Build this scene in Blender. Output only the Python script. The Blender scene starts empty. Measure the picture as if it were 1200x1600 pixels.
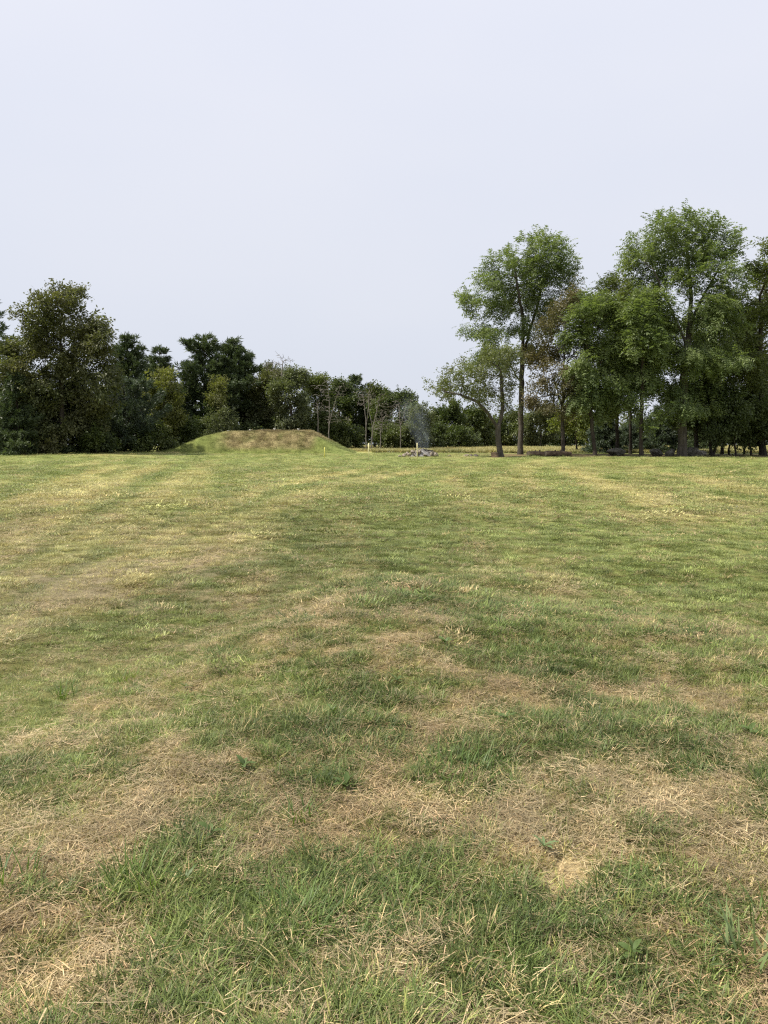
import bpy, math, time
import numpy as np
from mathutils import Vector

T0 = time.time()
rng = np.random.default_rng(7)
SC = bpy.context.scene
COL = SC.collection

# ------------------------------------------------------------------ camera
F = 1232.0                       # focal length in photograph pixels (1200 x 1600)
CAM_Z = 1.6
PITCH = math.atan((800 - 695) / F)
cam_d = bpy.data.cameras.new('camera')
cam_d.sensor_fit = 'VERTICAL'
cam_d.sensor_height = 36.0
cam_d.lens = F / 1600 * 36.0
cam_d.clip_start = 0.05
cam_d.clip_end = 4000
cam = bpy.data.objects.new('camera', cam_d)
COL.objects.link(cam)
cam.location = (0, 0, CAM_Z)
cam.rotation_euler = (math.pi / 2 - PITCH, 0, 0)
SC.camera = cam

# ------------------------------------------------------------------ sky and sun
SUN_EL = math.radians(54)
SUN_DIR = Vector((-math.cos(SUN_EL) * math.cos(math.radians(6)), -math.cos(SUN_EL) * math.sin(math.radians(6)), math.sin(SUN_EL)))
world = bpy.data.worlds.new('World')
SC.world = world
world.use_nodes = True
wn, wl = world.node_tree.nodes, world.node_tree.links
wn.clear()
w_out = wn.new('ShaderNodeOutputWorld')
w_bg = wn.new('ShaderNodeBackground')
w_sky = wn.new('ShaderNodeTexSky')
w_sky.sky_type = 'NISHITA'
w_sky.sun_disc = False
w_sky.sun_elevation = SUN_EL
w_sky.sun_rotation = math.atan2(SUN_DIR.x, SUN_DIR.y)
w_sky.dust_density = 4.0
# a thin veil of high cloud over the clear sky
w_tc = wn.new('ShaderNodeTexCoord')
w_sep = wn.new('ShaderNodeSeparateXYZ')
w_ramp = wn.new('ShaderNodeValToRGB')
w_ramp.color_ramp.elements[0].position = 0.0
w_ramp.color_ramp.elements[0].color = (7.3, 7.75, 8.7, 1)
w_ramp.color_ramp.elements[1].position = 0.55
w_ramp.color_ramp.elements[1].color = (8.7, 8.95, 10.0, 1)
w_mix = wn.new('ShaderNodeMix')
w_mix.data_type = 'RGBA'
w_mix.inputs['Factor'].default_value = 0.93
wl.new(w_tc.outputs['Generated'], w_sep.inputs[0])
wl.new(w_sep.outputs['Z'], w_ramp.inputs[0])
wl.new(w_sky.outputs[0], w_mix.inputs[6])
w_nz = wn.new('ShaderNodeTexNoise')                     # the veil is very faintly uneven
w_nz.inputs['Scale'].default_value = 1.7
w_nz.inputs['Detail'].default_value = 3
w_mp = wn.new('ShaderNodeMapping'); w_mp.inputs['Scale'].default_value = (1, 1, 2.5)
wl.new(w_tc.outputs['Generated'], w_mp.inputs[0]); wl.new(w_mp.outputs[0], w_nz.inputs['Vector'])
w_vr = wn.new('ShaderNodeValToRGB')
w_vr.color_ramp.elements[0].position = 0.3; w_vr.color_ramp.elements[0].color = (0.955, 0.965, 0.985, 1)
w_vr.color_ramp.elements[1].position = 0.7; w_vr.color_ramp.elements[1].color = (1.02, 1.01, 1.0, 1)
wl.new(w_nz.outputs['Fac'], w_vr.inputs[0])
w_mul = wn.new('ShaderNodeMix'); w_mul.data_type = 'RGBA'; w_mul.blend_type = 'MULTIPLY'; w_mul.inputs['Factor'].default_value = 1.0
wl.new(w_ramp.outputs[0], w_mul.inputs[6]); wl.new(w_vr.outputs[0], w_mul.inputs[7])
wl.new(w_mul.outputs[2], w_mix.inputs[7])
wl.new(w_mix.outputs[2], w_bg.inputs['Color'])
w_bg.inputs['Strength'].default_value = 0.0715
wl.new(w_bg.outputs[0], w_out.inputs[0])

sun_d = bpy.data.lights.new('sun', 'SUN')
sun_d.energy = 5.0
sun_d.angle = math.radians(1.5)
sun_d.color = (1.0, 0.94, 0.82)
sun = bpy.data.objects.new('sun', sun_d)
COL.objects.link(sun)
sun.location = (-40, 0, 60)
sun.rotation_euler = SUN_DIR.to_track_quat('Z', 'Y').to_euler()

SC.view_settings.view_transform = 'Standard'
SC.view_settings.look = 'None'
SC.view_settings.exposure = 0.5
SC.view_settings.gamma = 1.0
SC.view_settings.use_curve_mapping = False
SC.render.engine = 'CYCLES'
SC.cycles.max_bounces = 5
SC.cycles.diffuse_bounces = 3
SC.cycles.transmission_bounces = 3
SC.cycles.transparent_max_bounces = 4
SC.cycles.volume_bounces = 1
SC.cycles.use_denoising = False
SC.cycles.filter_width = 1.25


# ------------------------------------------------------------------ helpers
def W(px, py, d):
    """photograph pixel -> the point on its ray that lies d metres ahead"""
    a = (px - 600) / F
    b = (800 - py) / F
    c, s = math.cos(PITCH), math.sin(PITCH)
    v = np.array([a, c + b * s, -s + b * c])
    return v * (d / v[1]) + np.array([0, 0, CAM_Z])


def hash2(ix, iy, seed):
    h = (ix.astype(np.int64) * 374761393 + iy.astype(np.int64) * 668265263 + seed * 1442695041) & 0xFFFFFFFF
    h = ((h ^ (h >> 13)) * 1274126177) & 0xFFFFFFFF
    h = h ^ (h >> 16)
    return (h & 0xFFFFFF) / float(0xFFFFFF)


def vnoise(x, y, seed=0):
    x = np.asarray(x, float); y = np.asarray(y, float)
    ix, iy = np.floor(x), np.floor(y)
    fx, fy = x - ix, y - iy
    fx = fx * fx * (3 - 2 * fx); fy = fy * fy * (3 - 2 * fy)
    a = hash2(ix, iy, seed); b = hash2(ix + 1, iy, seed)
    c = hash2(ix, iy + 1, seed); d = hash2(ix + 1, iy + 1, seed)
    return (a * (1 - fx) + b * fx) * (1 - fy) + (c * (1 - fx) + d * fx) * fy


def fbm(x, y, seed=0, oct=4):
    s, a, t = 0, 0.5, 0
    for k in range(oct):
        s = s + a * vnoise(x * 2 ** k + 17.3 * k, y * 2 ** k - 9.1 * k, seed + k); t += a; a *= 0.55
    return s / t


def sstep(a, b, x):
    t = np.clip((x - a) / (b - a), 0, 1)
    return t * t * (3 - 2 * t)


def hump_s(x, y):
    """positive on the raised rough ground the photographer stands on"""
    x = np.asarray(x, float); y = np.asarray(y, float)
    s1 = (x + 1.85 - 0.33 * (y - 3.8)) / 1.05
    s2 = (9.2 - 0.85 * np.maximum(x - 0.4, 0) - y) * 0.8
    return np.minimum(s1, s2)


def ground_z(x, y):
    x = np.asarray(x, float); y = np.asarray(y, float)
    out = sstep(0.7, -1.3, hump_s(x, y))
    t = (y - 14) / 6
    rise = 0.0145 * 6 * np.logaddexp(0, t)
    rise = -np.logaddexp(-rise * 4, -1.36 * 4) / 4 + 0.055
    z = rise - 0.18 * out
    z = z + 0.16 * sstep(-10, -28, x) * sstep(55, 80, y)
    z = z + 0.13 * np.exp(-((x + 0.15) / 1.0) ** 2) * sstep(3.5, 7, y) * sstep(10, 8.2, y)
    near = sstep(45, 6, y)
    z = z + (fbm(x * 0.6, y * 0.6, 3, 3) - 0.5) * 0.16 * near
    z = z + (fbm(x * 2.3, y * 2.3, 8, 3) - 0.5) * 0.07 * sstep(25, 5, y)
    z = z + (fbm(x * 0.07, y * 0.07, 5, 2) - 0.5) * 0.22 * sstep(12, 30, np.abs(y))
    return z


OFF0 = float(ground_z(0.0, 0.3))
_gz = ground_z
def ground_z(x, y):
    return _gz(x, y) - OFF0


def gpt(px, py):
    """ground point under a photograph pixel"""
    a = (px - 600) / F; b = (800 - py) / F
    c, s = math.cos(PITCH), math.sin(PITCH)
    v = np.array([a, c + b * s, -s + b * c])
    ts = np.geomspace(1.2, 200, 1500)
    z = CAM_Z + v[2] * ts
    g = ground_z(v[0] * ts, v[1] * ts)
    i = int(np.argmax(z < g))
    return v * ts[i] + np.array([0, 0, CAM_Z])


def make_mesh(name, V, Fc, mats=(), smooth=False, fmat=None):
    me = bpy.data.meshes.new(name)
    V = np.asarray(V, dtype=np.float32); Fc = np.asarray(Fc, dtype=np.int32)
    n, k = Fc.shape
    me.vertices.add(len(V)); me.vertices.foreach_set('co', V.ravel())
    me.loops.add(n * k); me.loops.foreach_set('vertex_index', Fc.ravel())
    me.polygons.add(n)
    me.polygons.foreach_set('loop_start', np.arange(0, n * k, k, dtype=np.int32))
    me.polygons.foreach_set('loop_total', np.full(n, k, dtype=np.int32))
    if fmat is not None:
        me.polygons.foreach_set('material_index', np.asarray(fmat, dtype=np.int32))
    if smooth:
        me.polygons.foreach_set('use_smooth', np.ones(n, dtype=bool))
    me.update(calc_edges=True)
    me.validate()
    for m in mats:
        me.materials.append(m)
    return me


def add(name, me, parent=None, label=None, cat=None, group=None, kind=None, loc=None):
    o = bpy.data.objects.new(name, me)
    COL.objects.link(o)
    if parent is not None:
        o.parent = parent
    if loc is not None:
        o.location = loc
    if label: o['label'] = label
    if cat: o['category'] = cat
    if group: o['group'] = group
    if kind: o['kind'] = kind
    return o


# ------------------------------------------------------------------ materials
def new_mat(name):
    m = bpy.data.materials.new(name)
    m.use_nodes = True
    nt = m.node_tree
    nt.nodes.clear()
    return m, nt.nodes, nt.links


def mixrgb(n, l, fac, a, b, blend='MIX'):
    x = n.new('ShaderNodeMix'); x.data_type = 'RGBA'; x.blend_type = blend
    for sock, v in ((x.inputs['Factor'], fac), (x.inputs[6], a), (x.inputs[7], b)):
        if hasattr(v, 'links'):
            l.new(v, sock)
        else:
            sock.default_value = v if not isinstance(v, tuple) else (*v, 1)[:4]
    return x.outputs[2]


def ramp(n, l, src, stops):
    r = n.new('ShaderNodeValToRGB')
    while len(r.color_ramp.elements) < len(stops):
        r.color_ramp.elements.new(0.5)
    for e, (p, c) in zip(r.color_ramp.elements, stops):
        e.position = p; e.color = (*c, 1)
    l.new(src, r.inputs[0])
    return r.outputs[0]


def noise(n, l, scale, detail=4, vec=None, rough=0.6):
    t = n.new('ShaderNodeTexNoise')
    t.inputs['Scale'].default_value = scale; t.inputs['Detail'].default_value = detail
    t.inputs['Roughness'].default_value = rough
    if vec is not None: l.new(vec, t.inputs['Vector'])
    return t.outputs['Fac']


def leaf_mat(name, dark, light, tint=None, transl=0.3, tintscale=0.25, rough=0.5, spec=0.35):
    m, n, l = new_mat(name)
    geo = n.new('ShaderNodeNewGeometry')
    c = ramp(n, l, geo.outputs['Random Per Island'], [(0.0, dark), (0.7, tuple((a + b) / 2 for a, b in zip(dark, light))), (1.0, light)])
    tc = n.new('ShaderNodeTexCoord')
    nz = noise(n, l, tintscale, 3, tc.outputs['Object'])
    f = ramp(n, l, nz, [(0.38, (0, 0, 0)), (0.64, (1, 1, 1))])
    if tint is None:
        tint = tuple(v * 1.35 for v in light)
    mm = n.new('ShaderNodeMath'); mm.operation = 'MULTIPLY'; mm.inputs[1].default_value = 0.6
    l.new(f, mm.inputs[0])
    c = mixrgb(n, l, mm.outputs[0], c, tint)
    p = n.new('ShaderNodeBsdfPrincipled')
    l.new(c, p.inputs['Base Color'])
    p.inputs['Roughness'].default_value = rough
    p.inputs['Specular IOR Level'].default_value = spec
    t = n.new('ShaderNodeBsdfTranslucent')
    tcx = mixrgb(n, l, 1.0, c, (1.15, 1.25, 0.6), 'MULTIPLY')
    l.new(tcx, t.inputs['Color'])
    mx = n.new('ShaderNodeMixShader'); mx.inputs[0].default_value = transl
    l.new(p.outputs[0], mx.inputs[1]); l.new(t.outputs[0], mx.inputs[2])
    o = n.new('ShaderNodeOutputMaterial')
    l.new(mx.outputs[0], o.inputs['Surface'])
    return m


def rough_mat(name, stops, scale=3.0, stretch=(1, 1, 1), bump=0.4, rough=0.9, bscale=None):
    m, n, l = new_mat(name)
    tc = n.new('ShaderNodeTexCoord')
    mp = n.new('ShaderNodeMapping'); mp.inputs['Scale'].default_value = stretch
    l.new(tc.outputs['Object'], mp.inputs['Vector'])
    nz = noise(n, l, scale, 6, mp.outputs[0])
    c = ramp(n, l, nz, stops)
    p = n.new('ShaderNodeBsdfPrincipled')
    l.new(c, p.inputs['Base Color'])
    p.inputs['Roughness'].default_value = rough
    p.inputs['Specular IOR Level'].default_value = 0.2
    b = n.new('ShaderNodeBump'); b.inputs['Strength'].default_value = bump; b.inputs['Distance'].default_value = 0.05
    l.new(noise(n, l, bscale or scale * 4, 5, mp.outputs[0]), b.inputs['Height'])
    l.new(b.outputs[0], p.inputs['Normal'])
    o = n.new('ShaderNodeOutputMaterial')
    l.new(p.outputs[0], o.inputs['Surface'])
    return m


M_BARK = rough_mat('bark_grey_brown', [(0.3, (0.035, 0.03, 0.024)), (0.7, (0.115, 0.1, 0.082))], 5, (1, 1, 0.2), 0.8)
M_BARK_PALE = rough_mat('bark_pale_grey', [(0.3, (0.14, 0.125, 0.105)), (0.7, (0.28, 0.255, 0.22))], 4, (1, 1, 0.25), 0.5)
M_BARK_DARK = rough_mat('bark_dark', [(0.3, (0.025, 0.02, 0.016)), (0.7, (0.07, 0.058, 0.046))], 5, (1, 1, 0.2), 0.8)
M_STONE = rough_mat('field_stone', [(0.3, (0.06, 0.05, 0.04)), (0.5, (0.23, 0.195, 0.155)), (0.74, (0.42, 0.37, 0.3))], 2.2, (1, 1, 1), 0.7)
M_BOULDER = rough_mat('mossy_boulder', [(0.3, (0.05, 0.05, 0.03)), (0.52, (0.15, 0.14, 0.115)), (0.72, (0.3, 0.285, 0.25))], 2.6, (1, 1, 1), 0.8)
M_ASH = rough_mat('ash', [(0.3, (0.12, 0.115, 0.11)), (0.7, (0.33, 0.32, 0.31))], 3, (1, 1, 1), 0.5)
M_CHAR = rough_mat('charred_wood', [(0.3, (0.015, 0.014, 0.013)), (0.7, (0.07, 0.065, 0.06))], 6, (1, 1, 1), 0.6)
M_LOG = rough_mat('log_bark', [(0.3, (0.06, 0.042, 0.028)), (0.55, (0.17, 0.12, 0.08)), (0.75, (0.34, 0.26, 0.17))], 4, (0.3, 1, 1), 0.9)
M_CUT = rough_mat('cut_wood', [(0.3, (0.28, 0.22, 0.14)), (0.7, (0.45, 0.37, 0.25))], 5, (1, 1, 1), 0.3)
M_STAKE = rough_mat('stake_wood', [(0.3, (0.8, 0.72, 0.42)), (0.7, (0.88, 0.82, 0.55))], 9, (1, 1, 0.15), 0.2)
M_STAKE_Y = rough_mat('stake_wood_yellow', [(0.3, (0.7, 0.65, 0.16)), (0.7, (0.82, 0.76, 0.26))], 9, (1, 1, 0.15), 0.2)
M_PVC = rough_mat('white_plastic', [(0.3, (0.72, 0.72, 0.7)), (0.7, (0.82, 0.82, 0.8))], 3, (1, 1, 1), 0.05, 0.5)

LM = {
    'walnut': leaf_mat('leaves_walnut', (0.085, 0.125, 0.046), (0.2, 0.248, 0.098), (0.205, 0.245, 0.088), 0.43),
    'walnut_b': leaf_mat('leaves_walnut_b', (0.065, 0.09, 0.03), (0.15, 0.18, 0.06), (0.17, 0.185, 0.055), 0.42),
    'brownish': leaf_mat('leaves_brownish', (0.075, 0.076, 0.036), (0.16, 0.15, 0.07), (0.17, 0.13, 0.075), 0.32),
    'apple': leaf_mat('leaves_apple', (0.09, 0.105, 0.045), (0.2, 0.21, 0.095), (0.16, 0.19, 0.07), 0.38),
    'dark': leaf_mat('leaves_dark', (0.045, 0.066, 0.025), (0.105, 0.135, 0.045), (0.115, 0.14, 0.042), 0.34),
    'mid': leaf_mat('leaves_mid', (0.05, 0.07, 0.024), (0.12, 0.15, 0.045), (0.14, 0.155, 0.045), 0.32),
    'olive': leaf_mat('leaves_olive', (0.062, 0.076, 0.03), (0.135, 0.148, 0.06), (0.15, 0.14, 0.064), 0.35),
    'silver': leaf_mat('leaves_silver', (0.07, 0.085, 0.04), (0.18, 0.2, 0.10), (0.16, 0.185, 0.08), 0.3),
    'bright': leaf_mat('leaves_bright', (0.09, 0.12, 0.027), (0.2, 0.23, 0.05), (0.21, 0.22, 0.05), 0.4),
    'yellow': leaf_mat('leaves_yellow', (0.085, 0.098, 0.027), (0.19, 0.195, 0.055), (0.2, 0.21, 0.055), 0.38),
    'pine': leaf_mat('needles_pine', (0.034, 0.052, 0.027), (0.095, 0.125, 0.058), (0.10, 0.13, 0.052), 0.22),
    'pine_blue': leaf_mat('needles_blue', (0.036, 0.054, 0.034), (0.11, 0.14, 0.095), (0.095, 0.125, 0.08), 0.22),
    'far': leaf_mat('leaves_far', (0.034, 0.046, 0.022), (0.085, 0.10, 0.042), (0.08, 0.095, 0.035), 0.25, 0.08),
}

# ------------------------------------------------------------------ turf: one description for soil colour and grass
def px_patch(px, py, rx, ry):
    c = gpt(px, py); e = gpt(px + rx, py); u = gpt(px, py - ry); dn = gpt(px, py + ry)
    return (c[0], c[1], abs(e[0] - c[0]), 0.5 * abs(u[1] - dn[1]))

GREEN_PX = [(580, 955, 40, 34), (540, 1050, 110, 50), (600, 1110, 90, 30), (275, 1340, 95, 60), (440, 1400, 150, 70), (350, 1520, 190, 70),
            (745, 1225, 80, 55), (770, 1000, 90, 35), (860, 1020, 70, 30), (950, 1140, 110, 50), (750, 1400, 160, 65), (1050, 1430, 90, 50),
            (1140, 1170, 90, 55), (60, 1210, 80, 45), (190, 1230, 70, 30), (350, 1125, 70, 24), (1160, 1500, 60, 60), (760, 1530, 120, 50),
            (1090, 975, 120, 35), (480, 1150, 70, 30), (380, 1215, 60, 22), (690, 1350, 70, 40), (900, 1420, 60, 40), (1020, 1540, 80, 40), (560, 1560, 50, 30),
            (30, 1100, 50, 16), (1120, 1060, 90, 30), (660, 1190, 40, 20), (820, 960, 120, 22)]
STRAW_PX = [(60, 1380, 130, 70), (230, 1255, 100, 38), (150, 1320, 80, 40), (560, 1285, 120, 40), (1150, 1380, 80, 55), (880, 1235, 65, 50), (470, 1010, 60, 20),
            (640, 970, 60, 24), (700, 1130, 60, 26), (860, 1120, 50, 26), (1050, 1085, 60, 20), (120, 1090, 70, 18), (300, 1185, 70, 25),
            (50, 1550, 110, 50), (590, 1490, 60, 40), (950, 1560, 60, 40), (1000, 1290, 90, 35), (1150, 1590, 60, 30), (240, 1440, 50, 20),
            (400, 1290, 50, 20), (840, 1330, 60, 20), (930, 1370, 60, 40), (480, 1330, 50, 12), (240, 1590, 60, 25), (690, 1260, 30, 24),
            (400, 1060, 60, 18), (850, 1170, 60, 20)]
GREEN_P = [px_patch(*p) for p in GREEN_PX]
STRAW_P = [px_patch(*p) for p in STRAW_PX]
BARE = px_patch(935, 1372, 36, 26)
# pale mower rows across the field, as world polylines through points seen in the photograph
ROWS = []
for pts, wdt in (([(-60, 900), (60, 830), (140, 785), (215, 742)], 0.34), ([(-60, 960), (70, 885), (170, 820), (245, 765), (285, 738)], 0.3),
                 ([(0, 985), (110, 925), (220, 860), (330, 800), (420, 762), (560, 735)], 0.3), ([(120, 960), (240, 890), (350, 822), (450, 775), (590, 742)], 0.22),
                 ([(330, 880), (420, 800), (520, 765), (640, 738)], 0.26), ([(60, 790), (160, 752), (250, 728)], 0.5), ([(-20, 800), (90, 757), (190, 727)], 0.45),
                 ([(180, 850), (250, 790), (300, 735)], 0.3), ([(292, 790), (310, 760), (318, 730)], 0.35), ([(880, 735), (960, 760), (1020, 790)], 0.4), ([(1040, 740), (1120, 755), (1200, 775)], 0.45)):
    ROWS.append((np.array([gpt(*p)[:2] for p in pts]), wdt))


def seg_dist(x, y, line):
    d = np.full(np.shape(x), 1e9)
    for a, b in zip(line[:-1], line[1:]):
        ab = b - a; L2 = ab @ ab
        t = np.clip(((x - a[0]) * ab[0] + (y - a[1]) * ab[1]) / L2, 0, 1)
        d = np.minimum(d, np.hypot(x - a[0] - t * ab[0], y - a[1] - t * ab[1]))
    return d


def turf(x, y):
    """lush 0..1 (green living grass), hump 0..1 (rough long grass), bare 0..1, pale mower rows 0..1"""
    x = np.asarray(x, float); y = np.asarray(y, float)
    hump = sstep(-1.3, 1.3, hump_s(x, y) + (fbm(x * 1.5, y * 1.5, 31, 3) - 0.5) * 1.8)
    wx = x + (fbm(x * 2.2, y * 2.2, 61, 3) - 0.5) * 0.55
    wy = y + (fbm(x * 2.2, y * 2.2, 71, 3) - 0.5) * 0.9
    n1 = fbm(x * 1.1, y * 0.8, 11, 4); n2 = fbm(x * 5.5, y * 5.5, 21, 3)
    nb = fbm(x * 0.16, y * 0.1, 41, 4)
    n3 = fbm(x * 12, y * 12, 25, 2)
    lush = 0.585 + 0.14 * sstep(2.8, 5.5, y) + (n1 - 0.5) * 0.8 + (n2 - 0.5) * 1.9 + (n3 - 0.5) * 0.5
    for (cx, cy, rx, ry) in GREEN_P:
        q = ((wx - cx) / rx) ** 2 + ((wy - cy) / ry) ** 2
        lush = lush + 0.36 * np.exp(-q * q * 0.8)
    for (cx, cy, rx, ry) in STRAW_P:
        q = ((wx - cx) / rx) ** 2 + ((wy - cy) / ry) ** 2
        lush = lush - 0.26 * np.exp(-q * q * 0.8)
    th = (x - 0.0022 * np.maximum(y - 12, 0) ** 2) / (np.abs(y) + 24)      # the mower's fan of passes
    sw = th + (fbm(x * 0.12, y * 0.12, 191, 2) - 0.5) * 0.03
    streak = fbm(sw * 110, y * 0.09, 193, 3)
    comb = np.sin(sw * 2 * math.pi * 21)
    far = 0.6 + (streak - 0.5) * 0.95 + comb * 0.1 * sstep(8, 14, y) + (nb - 0.5) * 0.85 + (n1 - 0.5) * 0.6 + (n2 - 0.5) * 0.7 + (n3 - 0.5) * 0.3 + 0.05 + 0.26 * sstep(34, 62, y) + 0.3 * sstep(6, 9.5, y) * sstep(22, 12, y) * sstep(-3.5, 0, x)
    lush = lush * hump + far * (1 - hump)
    row = np.zeros_like(x)
    wob = (fbm(x * 0.5, y * 0.5, 51, 3) - 0.5) * 0.5
    for line, wdt in ROWS:
        sd = seg_dist(x + wob * 0.5, y + wob, line)
        row = np.maximum(row, sstep(wdt * 2.1, wdt * 0.4, sd))
        lush = lush + 0.16 * (1 - hump) * sstep(wdt * 2.0, wdt * 3.2, sd) * sstep(wdt * 6.0, wdt * 3.6, sd)      # uncut green beside each pass
    row = row * (1 - hump) * (0.6 + 0.4 * sstep(0.35, 0.6, fbm(x * 0.5, y * 0.35, 53, 3)))
    lush = lush - 0.25 * row
    q = ((wx - BARE[0]) / BARE[2]) ** 2 + ((wy - BARE[1]) / BARE[3]) ** 2
    bare = np.exp(-q * q)
    # thin gravelly turf left of the hump
    thin = np.exp(-((x + 3.6) / 2.3) ** 2 - ((y - 10.5) / 3.6) ** 2) * sstep(0.42, 0.62, fbm(x * 1.6, y * 1.2, 91, 4))
    bare = np.maximum(bare, 0.75 * thin)
    return np.clip(lush, 0, 1), hump, bare, np.clip(row, 0, 1)


def lerp3(a, b, t):
    return np.asarray(a)[None, :] * (1 - t[:, None]) + np.asarray(b)[None, :] * t[:, None]


def litter_shade(x, y):  # mask for brown leafy ground whose colour also holds the trees' shade
    lit = sstep(66.5, 69.5, y + 2.2 * (fbm(x * 0.35, y * 0.35, 81, 3) - 0.5)) * sstep(84, 76, y) * sstep(6.5, 12, x)
    lit2 = np.exp(-((x - 6.5) / 6.0) ** 2 - ((y - 70) / 4.0) ** 2) * sstep(0.4, 0.65, fbm(x * 0.9, y * 0.5, 83, 3)) * 0.7
    return np.maximum(lit * 0.9, lit2)


def soil_colour(x, y):
    lush, hump, bare, row = turf(x, y)
    c = lerp3((0.33, 0.245, 0.125), (0.125, 0.15, 0.042), lush)
    cf = lerp3((0.42, 0.375, 0.17), (0.23, 0.265, 0.088), lush)
    k = sstep(7, 22, y)[:, None]
    c = c * (1 - k) + cf * k
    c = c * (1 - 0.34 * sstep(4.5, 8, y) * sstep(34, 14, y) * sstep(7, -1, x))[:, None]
    hb = (hump * sstep(0.6, 0.25, lush))[:, None] * 0.25
    c = c * (1 - hb) + np.array([[0.32, 0.22, 0.125]]) * hb
    c = c + row[:, None] * np.array([[0.05, 0.045, 0.02]])
    b = bare[:, None]
    hp = hump[:, None]
    c = c * (1 - b) + (np.array([[0.43, 0.33, 0.18]]) * hp + np.array([[0.24, 0.2, 0.14]]) * (1 - hp)) * b
    # bare brown earth and fallen leaves under the right-hand trees and about the fire, tree shade mixed into the colour
    lt = litter_shade(x, y)[:, None]
    c = c * (1 - lt) + np.array([[0.17, 0.12, 0.07]]) * lt
    # ripe meadow beyond
    md = (sstep(84, 90, y) * sstep(-10, -3, x))[:, None]
    c = c * (1 - md) + np.array([[0.38, 0.34, 0.12]]) * md
    return np.clip(c, 0.005, 1)


# ------------------------------------------------------------------ ground sheet
ys = np.concatenate([[-150, -80, -40, -20, -10, -6, -4, -2.5, -1.5, -0.7, 0.0, 0.5, 1.0], np.geomspace(1.3, 130, 285), np.geomspace(138, 3000, 26)])
tin = np.linspace(-0.62, 0.62, 205)
tout = 0.62 + np.geomspace(0.012, 11.0, 26)
ts = np.concatenate([-tout[::-1], tin, tout])
YY, TT = np.meshgrid(ys, ts, indexing='ij')
XX = TT * (np.abs(YY) + 2.5)
gx, gy = XX.ravel(), YY.ravel()
gz = ground_z(gx, gy)
nr, nc = YY.shape
ii = np.arange(nr * nc).reshape(nr, nc)
Fg = np.stack([ii[:-1, :-1], ii[:-1, 1:], ii[1:, 1:], ii[1:, :-1]], -1).reshape(-1, 4)

mg, n, l = new_mat('turf_soil')
at = n.new('ShaderNodeAttribute'); at.attribute_name = 'soil'
geo = n.new('ShaderNodeNewGeometry')
n_f = noise(n, l, 45, 5, geo.outputs['Position'], 0.7)
n_m = noise(n, l, 6, 5, geo.outputs['Position'], 0.65)
c1 = mixrgb(n, l, 1.0, at.outputs['Color'], ramp(n, l, n_f, [(0.28, (0.45, 0.42, 0.38)), (0.5, (0.95, 0.95, 0.95)), (0.72, (1.35, 1.33, 1.25))]), 'MULTIPLY')
c2 = mixrgb(n, l, 1.0, c1, ramp(n, l, n_m, [(0.3, (0.78, 0.8, 0.75)), (0.7, (1.18, 1.15, 1.1))]), 'MULTIPLY')
p = n.new('ShaderNodeBsdfPrincipled'); p.inputs['Roughness'].default_value = 0.95; p.inputs['Specular IOR Level'].default_value = 0.1
l.new(c2, p.inputs['Base Color'])
b = n.new('ShaderNodeBump'); b.inputs['Strength'].default_value = 0.8; b.inputs['Distance'].default_value = 0.03
l.new(n_f, b.inputs['Height']); l.new(b.outputs[0], p.inputs['Normal'])
o = n.new('ShaderNodeOutputMaterial'); l.new(p.outputs[0], o.inputs['Surface'])
M_SOIL = mg

me = make_mesh('ground', np.stack([gx, gy, gz], -1), Fg, [M_SOIL], True)
ca = me.attributes.new('soil', 'FLOAT_COLOR', 'POINT')
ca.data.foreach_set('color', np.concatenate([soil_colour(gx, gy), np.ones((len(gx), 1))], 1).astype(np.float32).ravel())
add('ground', me, label='mown field of patchy green and straw-coloured grass', kind='structure')

# ------------------------------------------------------------------ the mound
MY0, MY1, MY2, MY3 = 81.0, 85.2, 92.0, 99.0
MXL0, MXL1, MXR0, MXR1 = W(240, 700, 84)[0], W(348, 700, 84)[0], W(478, 700, 86)[0], W(562, 700, 86)[0]
M_TOP = W(400, 674, 86)[2]


def mound_h(x, y):
    x = np.asarray(x, float); y = np.asarray(y, float)
    xl = x + (fbm(x * 0.4, y * 0.4, 101, 2) - 0.5) * 0.8
    fl = sstep(MXL0, MXL1 + 1.6, xl)
    tr = np.clip((xl - MXR0) / (MXR1 - MXR0), 0, 1)
    fr = (1 - tr) ** 1.35
    fr = np.where(tr < 0.12, 1 - (1 - 0.88 ** 1.35) * sstep(0, 0.12, tr), fr)
    tf = np.clip((y + 0.6 * (fbm(x * 0.3, y * 0.3, 103, 2) - 0.5) - MY0) / (MY1 - MY0), 0, 1)
    ff = np.sin(tf * math.pi / 2) ** 1.25
    fb = sstep(MY3, MY2, y)
    f = np.stack([fl, fr, ff, fb])
    f = np.clip(-np.log(np.exp(-24 * f).sum(0)) / 24 + 0.05 * sstep(0.1, 0.6, f.min(0)), 0, 1)
    g = ground_z(x, y)
    top = M_TOP - 0.0 + (fbm(x * 0.25, y * 0.25, 105, 3) - 0.5) * 0.3 + (fbm(x * 1.7, y * 1.7, 107, 3) - 0.5) * 0.12
    return g - 0.06 + f * (top - g + 0.06), f


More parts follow.
